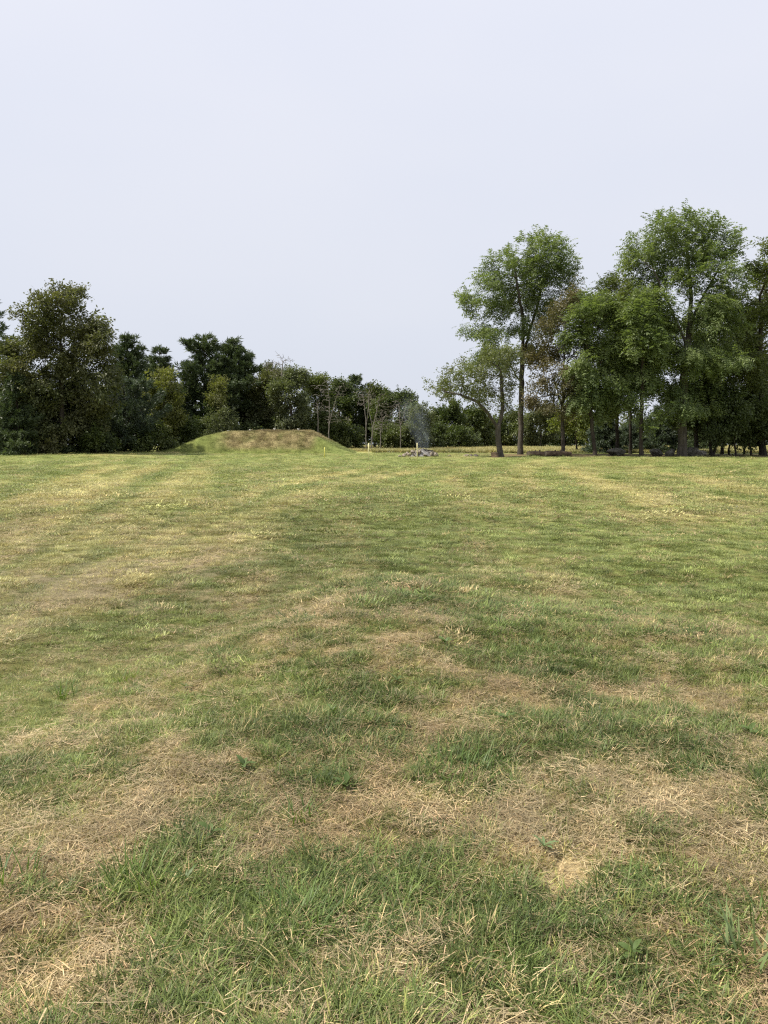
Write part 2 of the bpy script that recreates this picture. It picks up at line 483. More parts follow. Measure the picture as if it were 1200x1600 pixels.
def mound_colour(x, y):
    _, f = mound_h(x, y)
    n1 = fbm(x * 1.3, y * 1.3, 111, 4); n2 = fbm(x * 0.4, y * 0.4, 115, 3)
    brown = lerp3((0.17, 0.14, 0.07), (0.37, 0.31, 0.17), sstep(0.3, 0.7, fbm(x * 2.2, y * 2.2, 113, 4)))
    green = lerp3((0.12, 0.155, 0.045), (0.24, 0.265, 0.085), n1)
    front = sstep(MXL0 + 4.5, MXL0 + 9.5, x + (n2 - 0.5) * 4) * sstep(MXR0 + 2.6, MXR0 + 1.2, x + 0.55 * (MY1 - y) * 0.6 - 0.3 + (n2 - 0.5))
    front = front * sstep(0.1, 0.35, f) * (0.6 + 0.4 * sstep(0.35, 0.6, n2 * 0.4 + n1 * 0.6))
    c = green * (1 - front[:, None]) + brown * front[:, None]
    rt = sstep(MXR0 + 1.5, MXR0 + 3, x)[:, None]
    return c * (1 - rt) + lerp3((0.165, 0.205, 0.065), (0.225, 0.255, 0.09), n1) * rt, front


mx_ = np.linspace(MXL0 - 3, MXR1 + 3, 190); my_ = np.linspace(MY0 - 1.5, MY3 + 1, 90)
MX, MYg = np.meshgrid(mx_, my_)
mh, mf = mound_h(MX.ravel(), MYg.ravel())
ii = np.arange(MX.size).reshape(MX.shape)
Fm = np.stack([ii[:-1, :-1], ii[:-1, 1:], ii[1:, 1:], ii[1:, :-1]], -1).reshape(-1, 4)
me = make_mesh('mound', np.stack([MX.ravel(), MYg.ravel(), mh], -1), Fm, [M_SOIL], True)
ca = me.attributes.new('soil', 'FLOAT_COLOR', 'POINT')
ca.data.foreach_set('color', np.concatenate([mound_colour(MX.ravel(), MYg.ravel())[0], np.ones((MX.size, 1))], 1).astype(np.float32).ravel())
add('mound', me, label='long flat-topped earth mound with a brown weedy face before the wood', kind='structure')

# ------------------------------------------------------------------ foliage templates (quads, unit length along +X)
def kite(base, tip, width, up=(0, 0, 1), mid=0.45):
    base = np.asarray(base, float); tip = np.asarray(tip, float)
    ax = tip - base
    s = np.cross(ax, up); s /= (np.linalg.norm(s) + 1e-9)
    m = base + ax * mid + np.asarray(up) * 0.04 * np.linalg.norm(ax)
    return [base, m + s * width / 2, tip, m - s * width / 2]


def t_walnut(r, pairs=4):
    q = []
    for k in range(pairs):
        t = 0.2 + 0.75 * k / (pairs - 1)
        for s in (-1, 1):
            b = np.array([t, 0, -0.38 * t * t])
            ln = 0.34 * (1 - 0.35 * abs(t - 0.5))
            tip = b + np.array([0.16 + r.normal(0, .05), s * ln, -0.12 + r.normal(0, .07)])
            u = np.array([r.normal(0, .4), r.normal(0, .3), 1.0]); u /= np.linalg.norm(u)
            q += kite(b, tip, 0.13, u)
    q += kite((0.9, 0, -0.3), (1.2, 0, -0.55), 0.14, (0, 0, 1))
    return np.array(q)


def t_broad(r, nl=7):
    q = []
    for k in range(nl):
        b = np.array([r.uniform(0.0, 0.9), r.normal(0, .22), r.normal(0, .2)])
        a = r.uniform(-1.6, 1.6)
        d = np.array([math.cos(a), math.sin(a), r.uniform(-0.9, 0.35)]); d /= np.linalg.norm(d)
        u = np.array([r.normal(0, .6), r.normal(0, .6), 1.0]); u -= d * (u @ d); u /= np.linalg.norm(u)
        q += kite(b, b + d * r.uniform(.28, .42), r.uniform(.17, .24), u)
    return np.array(q)


def t_pine(r, nl=8):
    q = []
    for k in range(nl):
        th = 2 * math.pi * k / nl + r.uniform(-.3, .3)
        sp = r.uniform(0.35, 0.95)
        d = np.array([1.0, sp * math.cos(th), sp * math.sin(th) + 0.2]); d /= np.linalg.norm(d)
        b = np.array([r.uniform(-0.5, 0.25), 0, 0])
        u = np.array([r.normal(), r.normal(), r.normal()]); u -= d * (u @ d); u /= np.linalg.norm(u)
        q += kite(b, b + d * r.uniform(.7, 1.05), 0.17, u)
    return np.array(q)


def t_big(r, nl=3):
    return t_broad(r, nl)


TEMPL = {'walnut': [t_walnut(rng) for _ in range(5)], 'broad': [t_broad(rng) for _ in range(6)], 'pine': [t_pine(rng) for _ in range(5)], 'big': [t_broad(rng, 5) for _ in range(6)]}


def sprays(P, D, S, kind, r):
    """place foliage sprays at P pointing along D with size S -> verts, quads"""
    D = D / (np.linalg.norm(D, axis=1, keepdims=True) + 1e-9)
    up = np.tile(np.array([[0, 0, 1.0]]), (len(P), 1)) + r.normal(0, 0.35, P.shape)
    Y = np.cross(up, D); Y /= (np.linalg.norm(Y, axis=1, keepdims=True) + 1e-9)
    Z = np.cross(D, Y)
    R = np.stack([D, Y, Z], 1)           # rows are axes
    tid = r.integers(0, len(TEMPL[kind]), len(P))
    out = []
    for k, T in enumerate(TEMPL[kind]):
        s = tid == k
        if s.any():
            v = np.einsum('mk,nkj->nmj', T, R[s]) * S[s][:, None, None] + P[s][:, None, :]
            out.append(v.reshape(-1, 3))
    V = np.concatenate(out)
    return V, np.arange(len(V)).reshape(-1, 4)


# ------------------------------------------------------------------ wood: tapered tubes along a parent tree
def wood_mesh(name, pos, par, rad, mat, sel, sides_thick=8):
    """frusta from each node's parent to the node for the nodes in sel"""
    n_ = len(pos)
    tang = np.zeros((n_, 3))
    bigc = np.full(n_, -1); bigr = np.zeros(n_)
    for i in range(n_):
        p_ = par[i]
        if p_ >= 0 and rad[i] > bigr[p_]:
            bigr[p_] = rad[i]; bigc[p_] = i
    for i in range(n_):
        a = pos[i] - pos[par[i]] if par[i] >= 0 else np.zeros(3)
        b_ = pos[bigc[i]] - pos[i] if bigc[i] >= 0 else np.zeros(3)
        a = a / (np.linalg.norm(a) + 1e-9); b_ = b_ / (np.linalg.norm(b_) + 1e-9)
        t = a + b_
        tang[i] = t / (np.linalg.norm(t) + 1e-9)
    V, Fq = [], []
    off = 0
    for grp, sides in ((sel & (rad > 0.09), sides_thick), (sel & (rad <= 0.09) & (rad > 0.03), 5), (sel & (rad <= 0.03), 3)):
        idx = np.nonzero(grp & (par >= 0))[0]
        if len(idx) == 0: continue
        pa = par[idx]
        same = bigc[pa] == idx
        edge = pos[idx] - pos[pa]
        edge /= (np.linalg.norm(edge, axis=1, keepdims=True) + 1e-9)
        t0 = np.where(same[:, None], tang[pa], edge); t1 = tang[idx]
        r0 = np.where(same, rad[pa], np.minimum(rad[pa] * 0.9, rad[idx] * 1.25)); r1 = rad[idx]
        ang = np.arange(sides) * 2 * math.pi / sides
        rings = []
        for c_, t_, r_ in ((pos[pa], t0, r0), (pos[idx], t1, r1)):
            ref = np.tile(np.array([[0.0, 1.0, 0.05]]), (len(idx), 1))
            flip = np.abs(t_[:, 1]) > 0.9
            ref[flip] = (1.0, 0, 0.05)
            u = np.cross(ref, t_); u /= (np.linalg.norm(u, axis=1, keepdims=True) + 1e-9)
            w = np.cross(t_, u)
            rings.append(c_[:, None, :] + r_[:, None, None] * (np.cos(ang)[None, :, None] * u[:, None, :] + np.sin(ang)[None, :, None] * w[:, None, :]))
        v = np.concatenate(rings, 1).reshape(-1, 3)
        k = np.arange(sides); kn = (k + 1) % sides
        f = np.stack([k, kn, kn + sides, k + sides], -1)
        Fq.append((f[None] + (np.arange(len(idx)) * 2 * sides)[:, None, None] + off).reshape(-1, 4))
        V.append(v); off += len(v)
    if not V:
        return None
    return make_mesh(name, np.concatenate(V), np.concatenate(Fq), [mat], True)


def resample(poly, step):
    poly = np.asarray(poly, float); out = [poly[0]]
    for a, b_ in zip(poly[:-1], poly[1:]):
        k = max(1, int(round(np.linalg.norm(b_ - a) / step)))
        for j in range(1, k + 1):
            out.append(a + (b_ - a) * j / k)
    return np.array(out)


def colonize(stems, A, step, kill, r, iters=90, trop=(0, 0, 0.08)):
    pos, par = [], []
    for st in stems:
        pts = resample(st, step)
        if not pos:
            start = -1
        else:
            dd = [np.linalg.norm(np.array(q) - pts[0]) for q in pos]
            start = int(np.argmin(dd))
            if dd[start] < step * 0.8: pts = pts[1:]
            else: start = -1 if dd[start] > 3 * step else start
        last = start
        for k, q in enumerate(pts):
            jit = r.normal(0, step * 0.05, 3) * (1 if k else 0); jit[2] = 0
            pos.append(q + jit); par.append(last); last = len(pos) - 1
    pos = [np.asarray(q) for q in pos]
    P = np.array(pos)
    nd = np.full(len(A), 1e9); ni = np.zeros(len(A), int)
    def upd(newp, base):
        nonlocal nd, ni
        d = np.linalg.norm(A[:, None, :] - newp[None], axis=2)
        j = d.argmin(1); m = d[np.arange(len(A)), j]
        s = m < nd
        nd[s] = m[s]; ni[s] = j[s] + base
    upd(P, 0)
    alive = nd > kill
    trop = np.array(trop)
    for it in range(iters):
        if not alive.any(): break
        act = np.nonzero(alive)[0]
        P = np.array(pos)
        dirs = A[act] - P[ni[act]]
        dirs /= (np.linalg.norm(dirs, axis=1, keepdims=True) + 1e-9)
        acc = np.zeros((len(pos), 3)); np.add.at(acc, ni[act], dirs)
        g = np.unique(ni[act])
        d = acc[g] / (np.linalg.norm(acc[g], axis=1, keepdims=True) + 1e-9) + trop + r.normal(0, 0.16, (len(g), 3))
        d /= (np.linalg.norm(d, axis=1, keepdims=True) + 1e-9)
        newp = P[g] + d * step
        base = len(pos)
        pos.extend(list(newp)); par.extend(list(g))
        before = ni.copy()
        upd(newp, base)
        alive &= nd > kill
        # attractors that did not get closer are dropped now and then, so nothing oscillates
        if it % 6 == 5:
            stuck = alive & (ni == before) & (r.random(len(A)) < 0.35)
            alive &= ~stuck
    return np.array(pos), np.array(par)


def radii(pos, par, tip, base, expo=1.75):
    n_ = len(pos)
    acc = np.zeros(n_); cnt = np.zeros(n_)
    for i in range(n_ - 1, -1, -1):
        if acc[i] == 0: acc[i] = 1.0
        if par[i] >= 0: acc[par[i]] += acc[i]
    # parents always precede children, so one backward pass is enough
    r_ = acc ** (1 / expo)
    m = r_.max()
    r_ = tip + (base - tip) * ((r_ - 1) / max(m - 1, 1e-6))
    return r_, acc


TREE_N = 0


def tree(name, label, d, stems, lobes, leaf='mid', templ='broad', n_attr=420, n_leaf=3000, size=0.7, base_r=0.25, bark=None, seed=None,
         step=0.55, kill=0.75, clump=0.8, per=9, depth=0.95, group=None, cat='tree', droop=0.35, trop=(0, 0, 0.08), branch_sel=0.07, tip=0.012, spread=0.33, expo=1.75, drop=0):
    """stems: photograph polylines (px, py[, metres nearer or farther]); lobes: (px, py, rx, ry[, metres nearer or farther]) of the crown"""
    global TREE_N
    TREE_N += 1
    r = np.random.default_rng(seed if seed is not None else 1000 + TREE_N * 13)
    bark = bark or M_BARK
    sc = d / F
    SW = []
    for k, st in enumerate(stems):
        SW.append(np.array([W(q[0], q[1], d + (q[2] if len(q) > 2 else 0)) for q in st]))
    b0 = SW[0][0].copy(); b0[2] = float(ground_z(b0[0], b0[1])) - 0.15
    SW[0] = np.concatenate([[b0], SW[0][1:] if len(SW[0]) > 1 else SW[0]])
    C, R3 = [], []
    if drop:
        t0_ = min(q[1] for q in lobes)
        lobes = [(q[0], q[1] + drop * max(0, 1 - (q[1] - t0_) / 130), *q[2:]) for q in lobes]
    for q in lobes:
        C.append(W(q[0], q[1], d + (q[4] if len(q) > 4 else 0)))
        R3.append((q[2] * sc, min(q[2], 1.6 * q[3]) * sc * depth, q[3] * sc))
    C = np.array(C); R3 = np.array(R3)
    vol = np.prod(R3, axis=1) ** 0.75; vol = vol / vol.sum()
    if len(lobes) > 3 and depth > 0.5:
        # stagger the lobes in depth so that the crown is a volume from every side
        wdt = R3[:, 0].max() * 0.8
        C[:, 1] += r.uniform(-1, 1, len(C)) * wdt
    A = []
    for c, rr, v in zip(C, R3, vol):
        nk = max(3, int(n_attr * v))
        ncl = max(1, int(round(nk / per)))
        u = r.normal(size=(ncl, 3)); u /= np.linalg.norm(u, axis=1, keepdims=True)
        u *= r.random((ncl, 1)) ** 0.45
        cc = c + u * rr * 0.88
        a = cc[r.integers(0, ncl, nk)] + r.normal(0, clump * 0.5, (nk, 3)) * np.minimum(1, rr / (clump + 1e-6)) * np.array([1, 1, 0.7])
        A.append(a)
    A = np.concatenate(A)
    A = A[A[:, 2] > b0[2] + 0.4]
    pos, par = colonize(SW, A, step, kill, r, trop=trop)
    rad, acc = radii(pos, par, tip, base_r, expo)
    # root flare
    hgt = pos[:, 2] - b0[2]
    rad = rad * (1 + 0.45 * np.exp(-np.maximum(hgt, 0) / 0.5) * (rad > base_r * 0.5))
    org = b0 + np.array([0, 0, 0.15])
    pos = pos - org
    e = bpy.data.objects.new(name, None); COL.objects.link(e); e.location = org
    e['label'] = label; e['category'] = cat
    if group: e['group'] = group
    thick = rad > max(branch_sel, 0.2 * base_r)
    m1 = wood_mesh('trunk', pos, par, rad, bark, thick)
    if m1: add('trunk', m1, e)
    m2 = wood_mesh('branches', pos, par, rad, bark, ~thick)
    if m2: add('branches', m2, e, kind='stuff')
    if n_leaf:
        lo = np.nonzero((acc <= max(5, 0.006 * acc.max())) & (par >= 0))[0]
        lo = lo[pos[lo][:, 2] > 0.3]
        w = 1.0 / np.sqrt(acc[lo]); w /= w.sum()
        k = r.choice(lo, n_leaf, p=w)
        P = pos[k] + r.normal(0, spread, (n_leaf, 3))
        cen = C.mean(0) - org
        outw = pos[k] - cen; outw /= (np.linalg.norm(outw, axis=1, keepdims=True) + 1e-9)
        br = pos[k] - pos[par[k]]; br /= (np.linalg.norm(br, axis=1, keepdims=True) + 1e-9)
        D = outw * 0.7 + br * 0.5 + r.normal(0, 0.55, (n_leaf, 3)); D[:, 2] -= droop * 0.6
        V, Fq = sprays(P, D, size * r.uniform(0.65, 1.25, n_leaf), templ, r)
        add('crown', make_mesh('crown', V, Fq, [LM[leaf]]), e, kind='stuff')
    return e


def conifer(name, label, d, px, top, base, hw, leaf='pine', style='pine', n=2200, size=0.42, low=0.12, seed=None, cat='tree', group=None, base_r=0.22, lean=0.0):
    global TREE_N
    TREE_N += 1
    r = np.random.default_rng(seed if seed is not None else 3000 + TREE_N * 17)
    b0 = W(px, base, d); b0[2] = float(ground_z(b0[0], b0[1]))
    H = W(px, top, d)[2] - b0[2]; R = hw * d / F * (1.4 if style == 'pine' else 1.15)
    e = bpy.data.objects.new(name, None); COL.objects.link(e); e.location = b0
    e['label'] = label; e['category'] = cat
    if group: e['group'] = group
    nz = max(10, int(H / 0.8))
    zz = np.linspace(-0.15, H, nz)
    pos = [np.array([lean * z, 0, z]) + np.array([*r.normal(0, 0.04, 2), 0]) * (z > 0) for z in zz]; par = list(range(-1, nz - 1))
    rad = [max(0.025, base_r * (1 - z / H) ** 0.8) for z in zz]
    P, D = [], []
    z = H * low
    while z < H - 0.25:
        f = max(0.0, (z / H - low) / (1 - low))
        prof = ((1 - f ** 1.9) ** 0.9 * (0.75 + 0.25 * min(1, f / 0.25)) * (0.85 + 0.22 * math.sin(z * 2.3 + px)) if style == 'pine' else (1 - f) ** 0.95)
        nb = r.integers(5, 8)
        a0 = r.uniform(0, 6.28)
        for k in range(nb):
            az = a0 + 6.28 * k / nb + r.normal(0, .25)
            L = R * prof * r.uniform(0.55, 1.2) + 0.25
            dirh = np.array([math.cos(az), math.sin(az), 0]); side = np.array([-math.sin(az), math.cos(az), 0])
            root = np.array([lean * z, 0, z])
            rise = r.uniform(0.0, 0.3) + 0.35 * f if style == 'pine' else r.uniform(-0.35, -0.05)
            i0 = int(np.argmin(np.abs(zz - z))); last = i0
            ns = max(2, int(L / 0.7))
            for j in range(1, ns + 1):
                t = j / ns
                q = root + dirh * L * t + np.array([0, 0, L * (rise * t + (0.18 * t * t if style == 'pine' else 0.12 * t * t))])
                pos.append(q); par.append(last); rad.append(max(0.012, 0.05 * (1 - t) + 0.012)); last = len(pos) - 1
            m = max(3, int(L * 7))
            t = 0.25 + 0.78 * r.random(m) ** 0.7
            lat = r.normal(0, 1, m) * (0.14 + 0.13 * L * (1 - 0.75 * np.abs(t - 0.6)))
            q = root + dirh * (L * t)[:, None] + side * lat[:, None]
            q[:, 2] += L * (rise * t + (0.25 if style == 'pine' else 0.12) * t * t) + r.normal(0, 0.07, m)
            P.append(q)
            dd = dirh * 0.9 + side * (lat / (np.abs(lat) + 0.4))[:, None] * 0.8 + r.normal(0, .25, (m, 3)); dd[:, 2] += 0.5 if style == 'pine' else -0.05
            D.append(dd)
        z += r.uniform(0.55, 1.05) * (1.0 if style == 'pine' else 0.65)
    P.append(np.array([[lean * H, 0, H - 0.1], [lean * H, 0, H - 0.4]])); D.append(np.array([[0.1, 0, 1.0], [0, .1, 1.0]]))
    P = np.concatenate(P); D = np.concatenate(D)
    rep = max(1, int(round(n / len(P))))
    P = np.repeat(P, rep, 0) + r.normal(0, 0.13, (len(P) * rep, 3)) * (rep > 1); D = np.repeat(D, rep, 0) + r.normal(0, 0.3, (len(D) * rep, 3))
    if len(P) > n * 1.2:
        s = r.choice(len(P), int(n * 1.2), replace=False); P, D = P[s], D[s]
    V, Fq = sprays(P, D, size * r.uniform(0.7, 1.3, len(P)), 'pine', r)
    pos = np.array(pos); par = np.array(par); rad = np.array(rad)
    tr = np.arange(len(pos)) < nz
    add('trunk', wood_mesh('trunk', pos, par, rad, M_BARK_DARK, tr), e)
    add('branches', wood_mesh('branches', pos, par, rad, M_BARK_DARK, ~tr), e, kind='stuff')
    add('crown', make_mesh('crown', V, Fq, [LM[leaf]]), e, kind='stuff')
    return e


def auto_lobes(cx, top, bot, hw, r, n=7):
    out = [(cx, top + hw * 0.45, hw * 0.55, hw * 0.45)]
    for k in range(n):
        t = (k + 0.5) / n
        y = top + (bot - top) * (0.12 + 0.82 * t)
        wd = hw * (0.55 + 0.45 * math.sin(math.pi * min(1, 0.25 + t * 0.75)))
        s = (-1) ** k * r.uniform(0.25, 0.62)
        out.append((cx + s * wd, y, hw * r.uniform(0.38, 0.55), min(hw, (bot - top) * 0.5) * r.uniform(0.32, 0.48)))
    return out


def round_tree(name, label, d, cx, top, bot, hw, base, leaf='mid', n_leaf=2200, size=0.75, seed=1, templ='broad', base_r=0.2, **kw):
    r = np.random.default_rng(seed * 7 + 5)
    return tree(name, label, d, [[(cx, base), (cx + r.uniform(-3, 3), (base + bot) / 2), (cx + r.uniform(-4, 4), bot - (bot - top) * 0.35)]],
                auto_lobes(cx, top, bot, hw, r, kw.pop('nl', 7)), leaf, templ, n_attr=kw.pop('n_attr', 260), n_leaf=n_leaf, size=size, base_r=base_r, step=kw.pop('step', 0.6), kill=kw.pop('kill', 0.85), seed=seed, **kw)

# ------------------------------------------------------------------ trees of the right-hand group
tree('apple_tree', 'leaning forked tree with pale thin leaves beside the dark stump', 68,
     [[(783, 711), (779, 690), (778, 669)], [(778, 669), (764, 648, -0.5), (746, 628, -1), (720, 617, -1.2), (695, 612, -1)], [(778, 669), (786, 640, 0.5), (784, 605, 0.6), (782, 578, 0.4)]],
     [(686, 603, 24, 13), (712, 594, 28, 20), (745, 578, 30, 20), (775, 562, 30, 20), (795, 590, 18, 30), (735, 622, 36, 12), (700, 617, 22, 10), (795, 628, 20, 16), (760, 600, 34, 22)],
     'apple', 'broad', 620, 2400, 0.46, 0.23, M_BARK, per=6, clump=0.7, step=0.42, kill=0.55, droop=0.2, spread=0.26)
tree('walnut_tree', 'tall slender walnut with airy crown, leftmost of the high trees on the right', 76,
     [[(813, 703), (814, 640), (816, 565), (818, 505)], [(817, 560), (828, 515, 0.6), (842, 470, 1), (850, 420, 1)], [(818, 505), (812, 465, -1), (806, 425, -1)], [(815, 600), (800, 575, -0.5), (780, 552, -1), (762, 538, -1.5)]],
     [(852, 384, 38, 24), (812, 398, 26, 20), (784, 410, 26, 20), (762, 436, 24, 18), (744, 462, 24, 14), (872, 412, 24, 26), (836, 424, 36, 26), (886, 446, 16, 22), (800, 452, 30, 22), (842, 472, 34, 22), (870, 488, 22, 18), (778, 476, 22, 14),
      (744, 515, 24, 9), (770, 525, 18, 10), (752, 556, 28, 12), (785, 560, 20, 14), (812, 512, 18, 14), (835, 545, 18, 16)],
     'walnut', 'walnut', 1350, 6400, 0.66, 0.25, M_BARK, per=6, clump=0.85, spread=0.27, expo=1.6, drop=15, step=0.5, kill=0.6, droop=0.45)
tree('walnut_tree', 'largest walnut with the thickest trunk, standing among the boulders', 70,
     [[(1066, 713), (1066, 660), (1068, 600), (1073, 545), (1078, 505)], [(1078, 505), (1080, 460, 0.5), (1076, 415, 0.8), (1072, 375, 1)], [(1074, 540), (1056, 500, -1), (1040, 465, -1.2), (1020, 420, -1.5)], [(1078, 505), (1098, 465, 1), (1120, 425, 1.2), (1135, 395, 1.2)]],
     [(1075, 344, 44, 22), (1034, 350, 30, 20), (1008, 384, 30, 18), (992, 402, 18, 12), (1118, 350, 34, 20), (1150, 366, 22, 18), (1060, 386, 40, 22), (1110, 398, 38, 24), (1035, 420, 30, 18), (1078, 436, 34, 20), (1125, 440, 34, 24), (1020, 455, 26, 18),
      (1100, 490, 34, 24), (1130, 500, 30, 28), (1045, 500, 26, 18), (1070, 560, 44, 26), (1036, 545, 28, 20), (1110, 560, 40, 28), (1090, 615, 40, 26), (1045, 600, 30, 20), (1120, 630, 30, 22), (1062, 640, 26, 14)],
     'walnut', 'walnut', 1900, 8800, 0.7, 0.4, M_BARK, per=6, clump=0.85, spread=0.27, expo=1.6, drop=12, step=0.5, kill=0.6, droop=0.45)
tree('brown_leaved_tree', 'thin brownish half-bare tree right of the tall slender walnut', 72,
     [[(880, 702), (879, 655), (880, 600), (882, 545), (883, 505)], [(880, 640), (868, 600, -0.5), (856, 570, -0.7)], [(880, 625), (894, 585, 0.5), (903, 550, 0.6)]],
     [(880, 486, 30, 22), (862, 515, 26, 22), (902, 515, 24, 24), (850, 550, 24, 24), (880, 550, 28, 24), (912, 560, 20, 26), (846, 592, 22, 22), (872, 598, 26, 22), (900, 612, 24, 22), (848, 628, 22, 16), (878, 640, 22, 14)],
     'brownish', 'broad', 700, 4200, 0.52, 0.17, M_BARK, per=7, clump=0.8, step=0.45, kill=0.6, spread=0.3)
tree('ash_tree', 'slim green tree with a slanting trunk right of the brownish tree', 70,
     [[(930, 710), (926, 672), (920, 620), (916, 565), (920, 510)]],
     [(925, 472, 26, 18), (905, 490, 20, 18), (945, 490, 22, 22), (918, 530, 30, 24), (948, 545, 22, 26), (905, 575, 22, 20), (935, 595, 28, 22), (950, 625, 20, 18), (910, 625, 18, 12)],
     'walnut', 'walnut', 560, 4000, 0.72, 0.16, M_BARK_DARK, per=7, clump=0.8)
tree('ash_tree', 'green tree with straight dark trunk behind the arched boulder', 76,
     [[(965, 708), (964, 650), (962, 590), (963, 520), (962, 470)]],
     [(960, 446, 22, 14), (975, 465, 22, 18), (950, 490, 24, 20), (978, 515, 22, 22), (958, 555, 26, 24), (980, 585, 22, 22), (962, 612, 24, 16)],
     'walnut_b', 'walnut', 480, 3400, 0.75, 0.17, M_BARK_DARK, per=7, clump=0.8)
tree('ash_tree', 'forked tree with bare low side limb, second trunk left of the largest', 69,
     [[(1002, 709), (1002, 665), (1003, 610), (1005, 550), (1006, 500)], [(1003, 668), (1014, 656, -0.4), (1024, 646, -0.8)], [(1002, 650), (993, 636, 0.4), (985, 628, 0.7)]],
     [(1006, 470, 24, 16), (990, 495, 22, 18), (1020, 500, 22, 20), (1004, 535, 30, 22), (1028, 555, 22, 20), (985, 565, 20, 18), (1008, 588, 24, 16), (1024, 640, 8, 6), (985, 622, 8, 6)],
     'walnut', 'walnut', 480, 3300, 0.75, 0.18, M_BARK_DARK, per=7, clump=0.8)
tree('walnut_tree', 'broad leafy tree at the right edge of the picture', 73,
     [[(1192, 714), (1189, 650), (1187, 560), (1190, 480)]],
     [(1196, 402, 30, 20), (1180, 430, 30, 22), (1216, 440, 30, 26), (1166, 468, 28, 24), (1200, 485, 34, 28), (1230, 500, 34, 30), (1160, 520, 32, 28), (1195, 545, 38, 28), (1165, 580, 34, 28), (1210, 600, 40, 28), (1180, 635, 38, 24), (1150, 560, 24, 24), (1225, 650, 40, 22)],
     'walnut_b', 'walnut', 800, 4800, 0.82, 0.3, M_BARK_DARK, per=8, clump=0.8)
tree('maple_tree', 'dark bushy tree right of the largest trunk with two low slanting stems', 72,
     [[(1112, 713), (1109, 685), (1104, 640), (1108, 590)], [(1116, 712), (1122, 675, 0.5), (1130, 630, 0.6), (1138, 590, 0.7)]],
     [(1112, 555, 26, 22), (1138, 575, 26, 24), (1100, 600, 26, 24), (1130, 620, 30, 24), (1105, 650, 24, 18), (1145, 650, 26, 18), (1125, 670, 26, 12)],
     'dark', 'broad', 420, 3400, 0.62, 0.2, M_BARK_DARK)
tree('ash_tree', 'grey-green tree filling behind the right side of the largest walnut', 80,
     [[(1128, 711), (1127, 640), (1125, 560), (1124, 520)]],
     [(1125, 490, 30, 20), (1150, 510, 24, 22), (1105, 515, 24, 20), (1130, 545, 34, 24), (1160, 560, 26, 26), (1100, 560, 24, 24), (1130, 595, 36, 24), (1165, 615, 28, 22), (1100, 615, 26, 20), (1140, 640, 34, 18)],
     'walnut_b', 'walnut', 500, 3600, 0.8, 0.16, M_BARK_DARK, per=7, clump=0.8)
tree('ash_tree', 'leafy tree filling behind between the straight dark trunk and the forked tree', 80,
     [[(985, 709), (985, 650), (984, 580), (985, 520)]],
     [(985, 478, 26, 18), (1010, 500, 24, 20), (965, 505, 24, 20), (990, 530, 32, 22), (1020, 550, 24, 22), (960, 560, 24, 22), (990, 580, 30, 20), (1030, 520, 22, 20)],
     'walnut_b', 'walnut', 420, 3000, 0.8, 0.15, M_BARK_DARK, per=7, clump=0.8)
tree('young_maple', 'grey-trunked young tree directly right of the largest walnut trunk', 74,
     [[(1088, 710), (1087, 670), (1085, 630)]], [(1084, 618, 24, 18), (1096, 640, 20, 14), (1074, 655, 16, 12), (1098, 600, 18, 16)], 'walnut_b', 'broad', 200, 1500, 0.6, 0.2, M_BARK)
for k, (px, d, top, hw, lab) in enumerate((
        (1139, 75, 640, 14, 'thin sapling just right of the two slanting stems'), (1150, 72, 632, 14, 'slender sapling in the shade, second from the slanting stems'),
        (1163, 76, 645, 15, 'leaning sapling in the dark thicket, third from the slanting stems'), (1174, 73, 640, 14, 'thin sapling in the thicket just left of the right-edge tree'),
        (1203, 71, 636, 16, 'thin sapling just right of the right-edge tree'))):
    tree('sapling', lab, d, [[(px, 713), (px + (-1) ** k * 3, 685), (px + (-1) ** k * 5, 655)]], [(px, top + 14, hw, 12), (px + 6, top + 32, hw, 12), (px - 7, top + 26, hw, 10)],
         'dark', 'broad', 120, 900, 0.6, 0.085, M_BARK_DARK, group='saplings under the right-hand trees')
round_tree('walnut_tree', 'leafy tree standing just outside the right edge', 78, 1275, 390, 650, 60, 714, 'walnut_b', 3600, 0.85, 91, 'walnut', 0.3)
round_tree('young_maple', 'low bright yellow-green maple behind the slim slanting tree', 90, 902, 636, 676, 30, 704, 'bright', 1500, 0.62, 21, base_r=0.1)
conifer('spruce_tree', 'blue-green spruce behind the two lying logs, left of the arched boulder', 84, 944, 636, 706, 26, 'pine_blue', 'spruce', 2000, 0.4, 0.04)
conifer('spruce_tree', 'dark spruce behind the mossy boulders', 86, 1032, 628, 706, 30, 'pine_blue', 'spruce', 2000, 0.42, 0.04)
conifer('spruce_tree', 'small spruce between the straight dark trunk and the forked tree', 88, 984, 660, 706, 18, 'pine_blue', 'spruce', 1200, 0.4, 0.04)
conifer('spruce_tree', 'dark spruce right of the largest walnut trunk, far back', 92, 1098, 632, 705, 26, 'pine', 'spruce', 1600, 0.42, 0.04)

# ------------------------------------------------------------------ far tree row across the meadow
FAR = 'trees beyond the meadow'
round_tree('dark_tree', 'dark rounded tree beyond the meadow right of the smoke', 112, 694, 637, 698, 32, 703, 'dark', 2600, 0.85, 31, group=FAR)
round_tree('dark_tree', 'light green tree beyond the meadow left of the leaning forked tree', 118, 740, 640, 698, 30, 703, 'mid', 2400, 0.85, 32, group=FAR)
round_tree('dark_tree', 'green tree across the meadow seen through the fork of the leaning tree', 128, 783, 648, 698, 32, 702, 'mid', 2200, 0.9, 33, group=FAR)
round_tree('dark_tree', 'grey-green domed tree beyond the meadow behind the lying logs', 124, 843, 638, 698, 30, 702, 'silver', 2400, 0.85, 34, group=FAR)
round_tree('dark_tree', 'dark tree beyond the meadow behind the brown-leaved tree', 132, 884, 648, 698, 28, 702, 'dark', 1700, 0.95, 35, group=FAR)
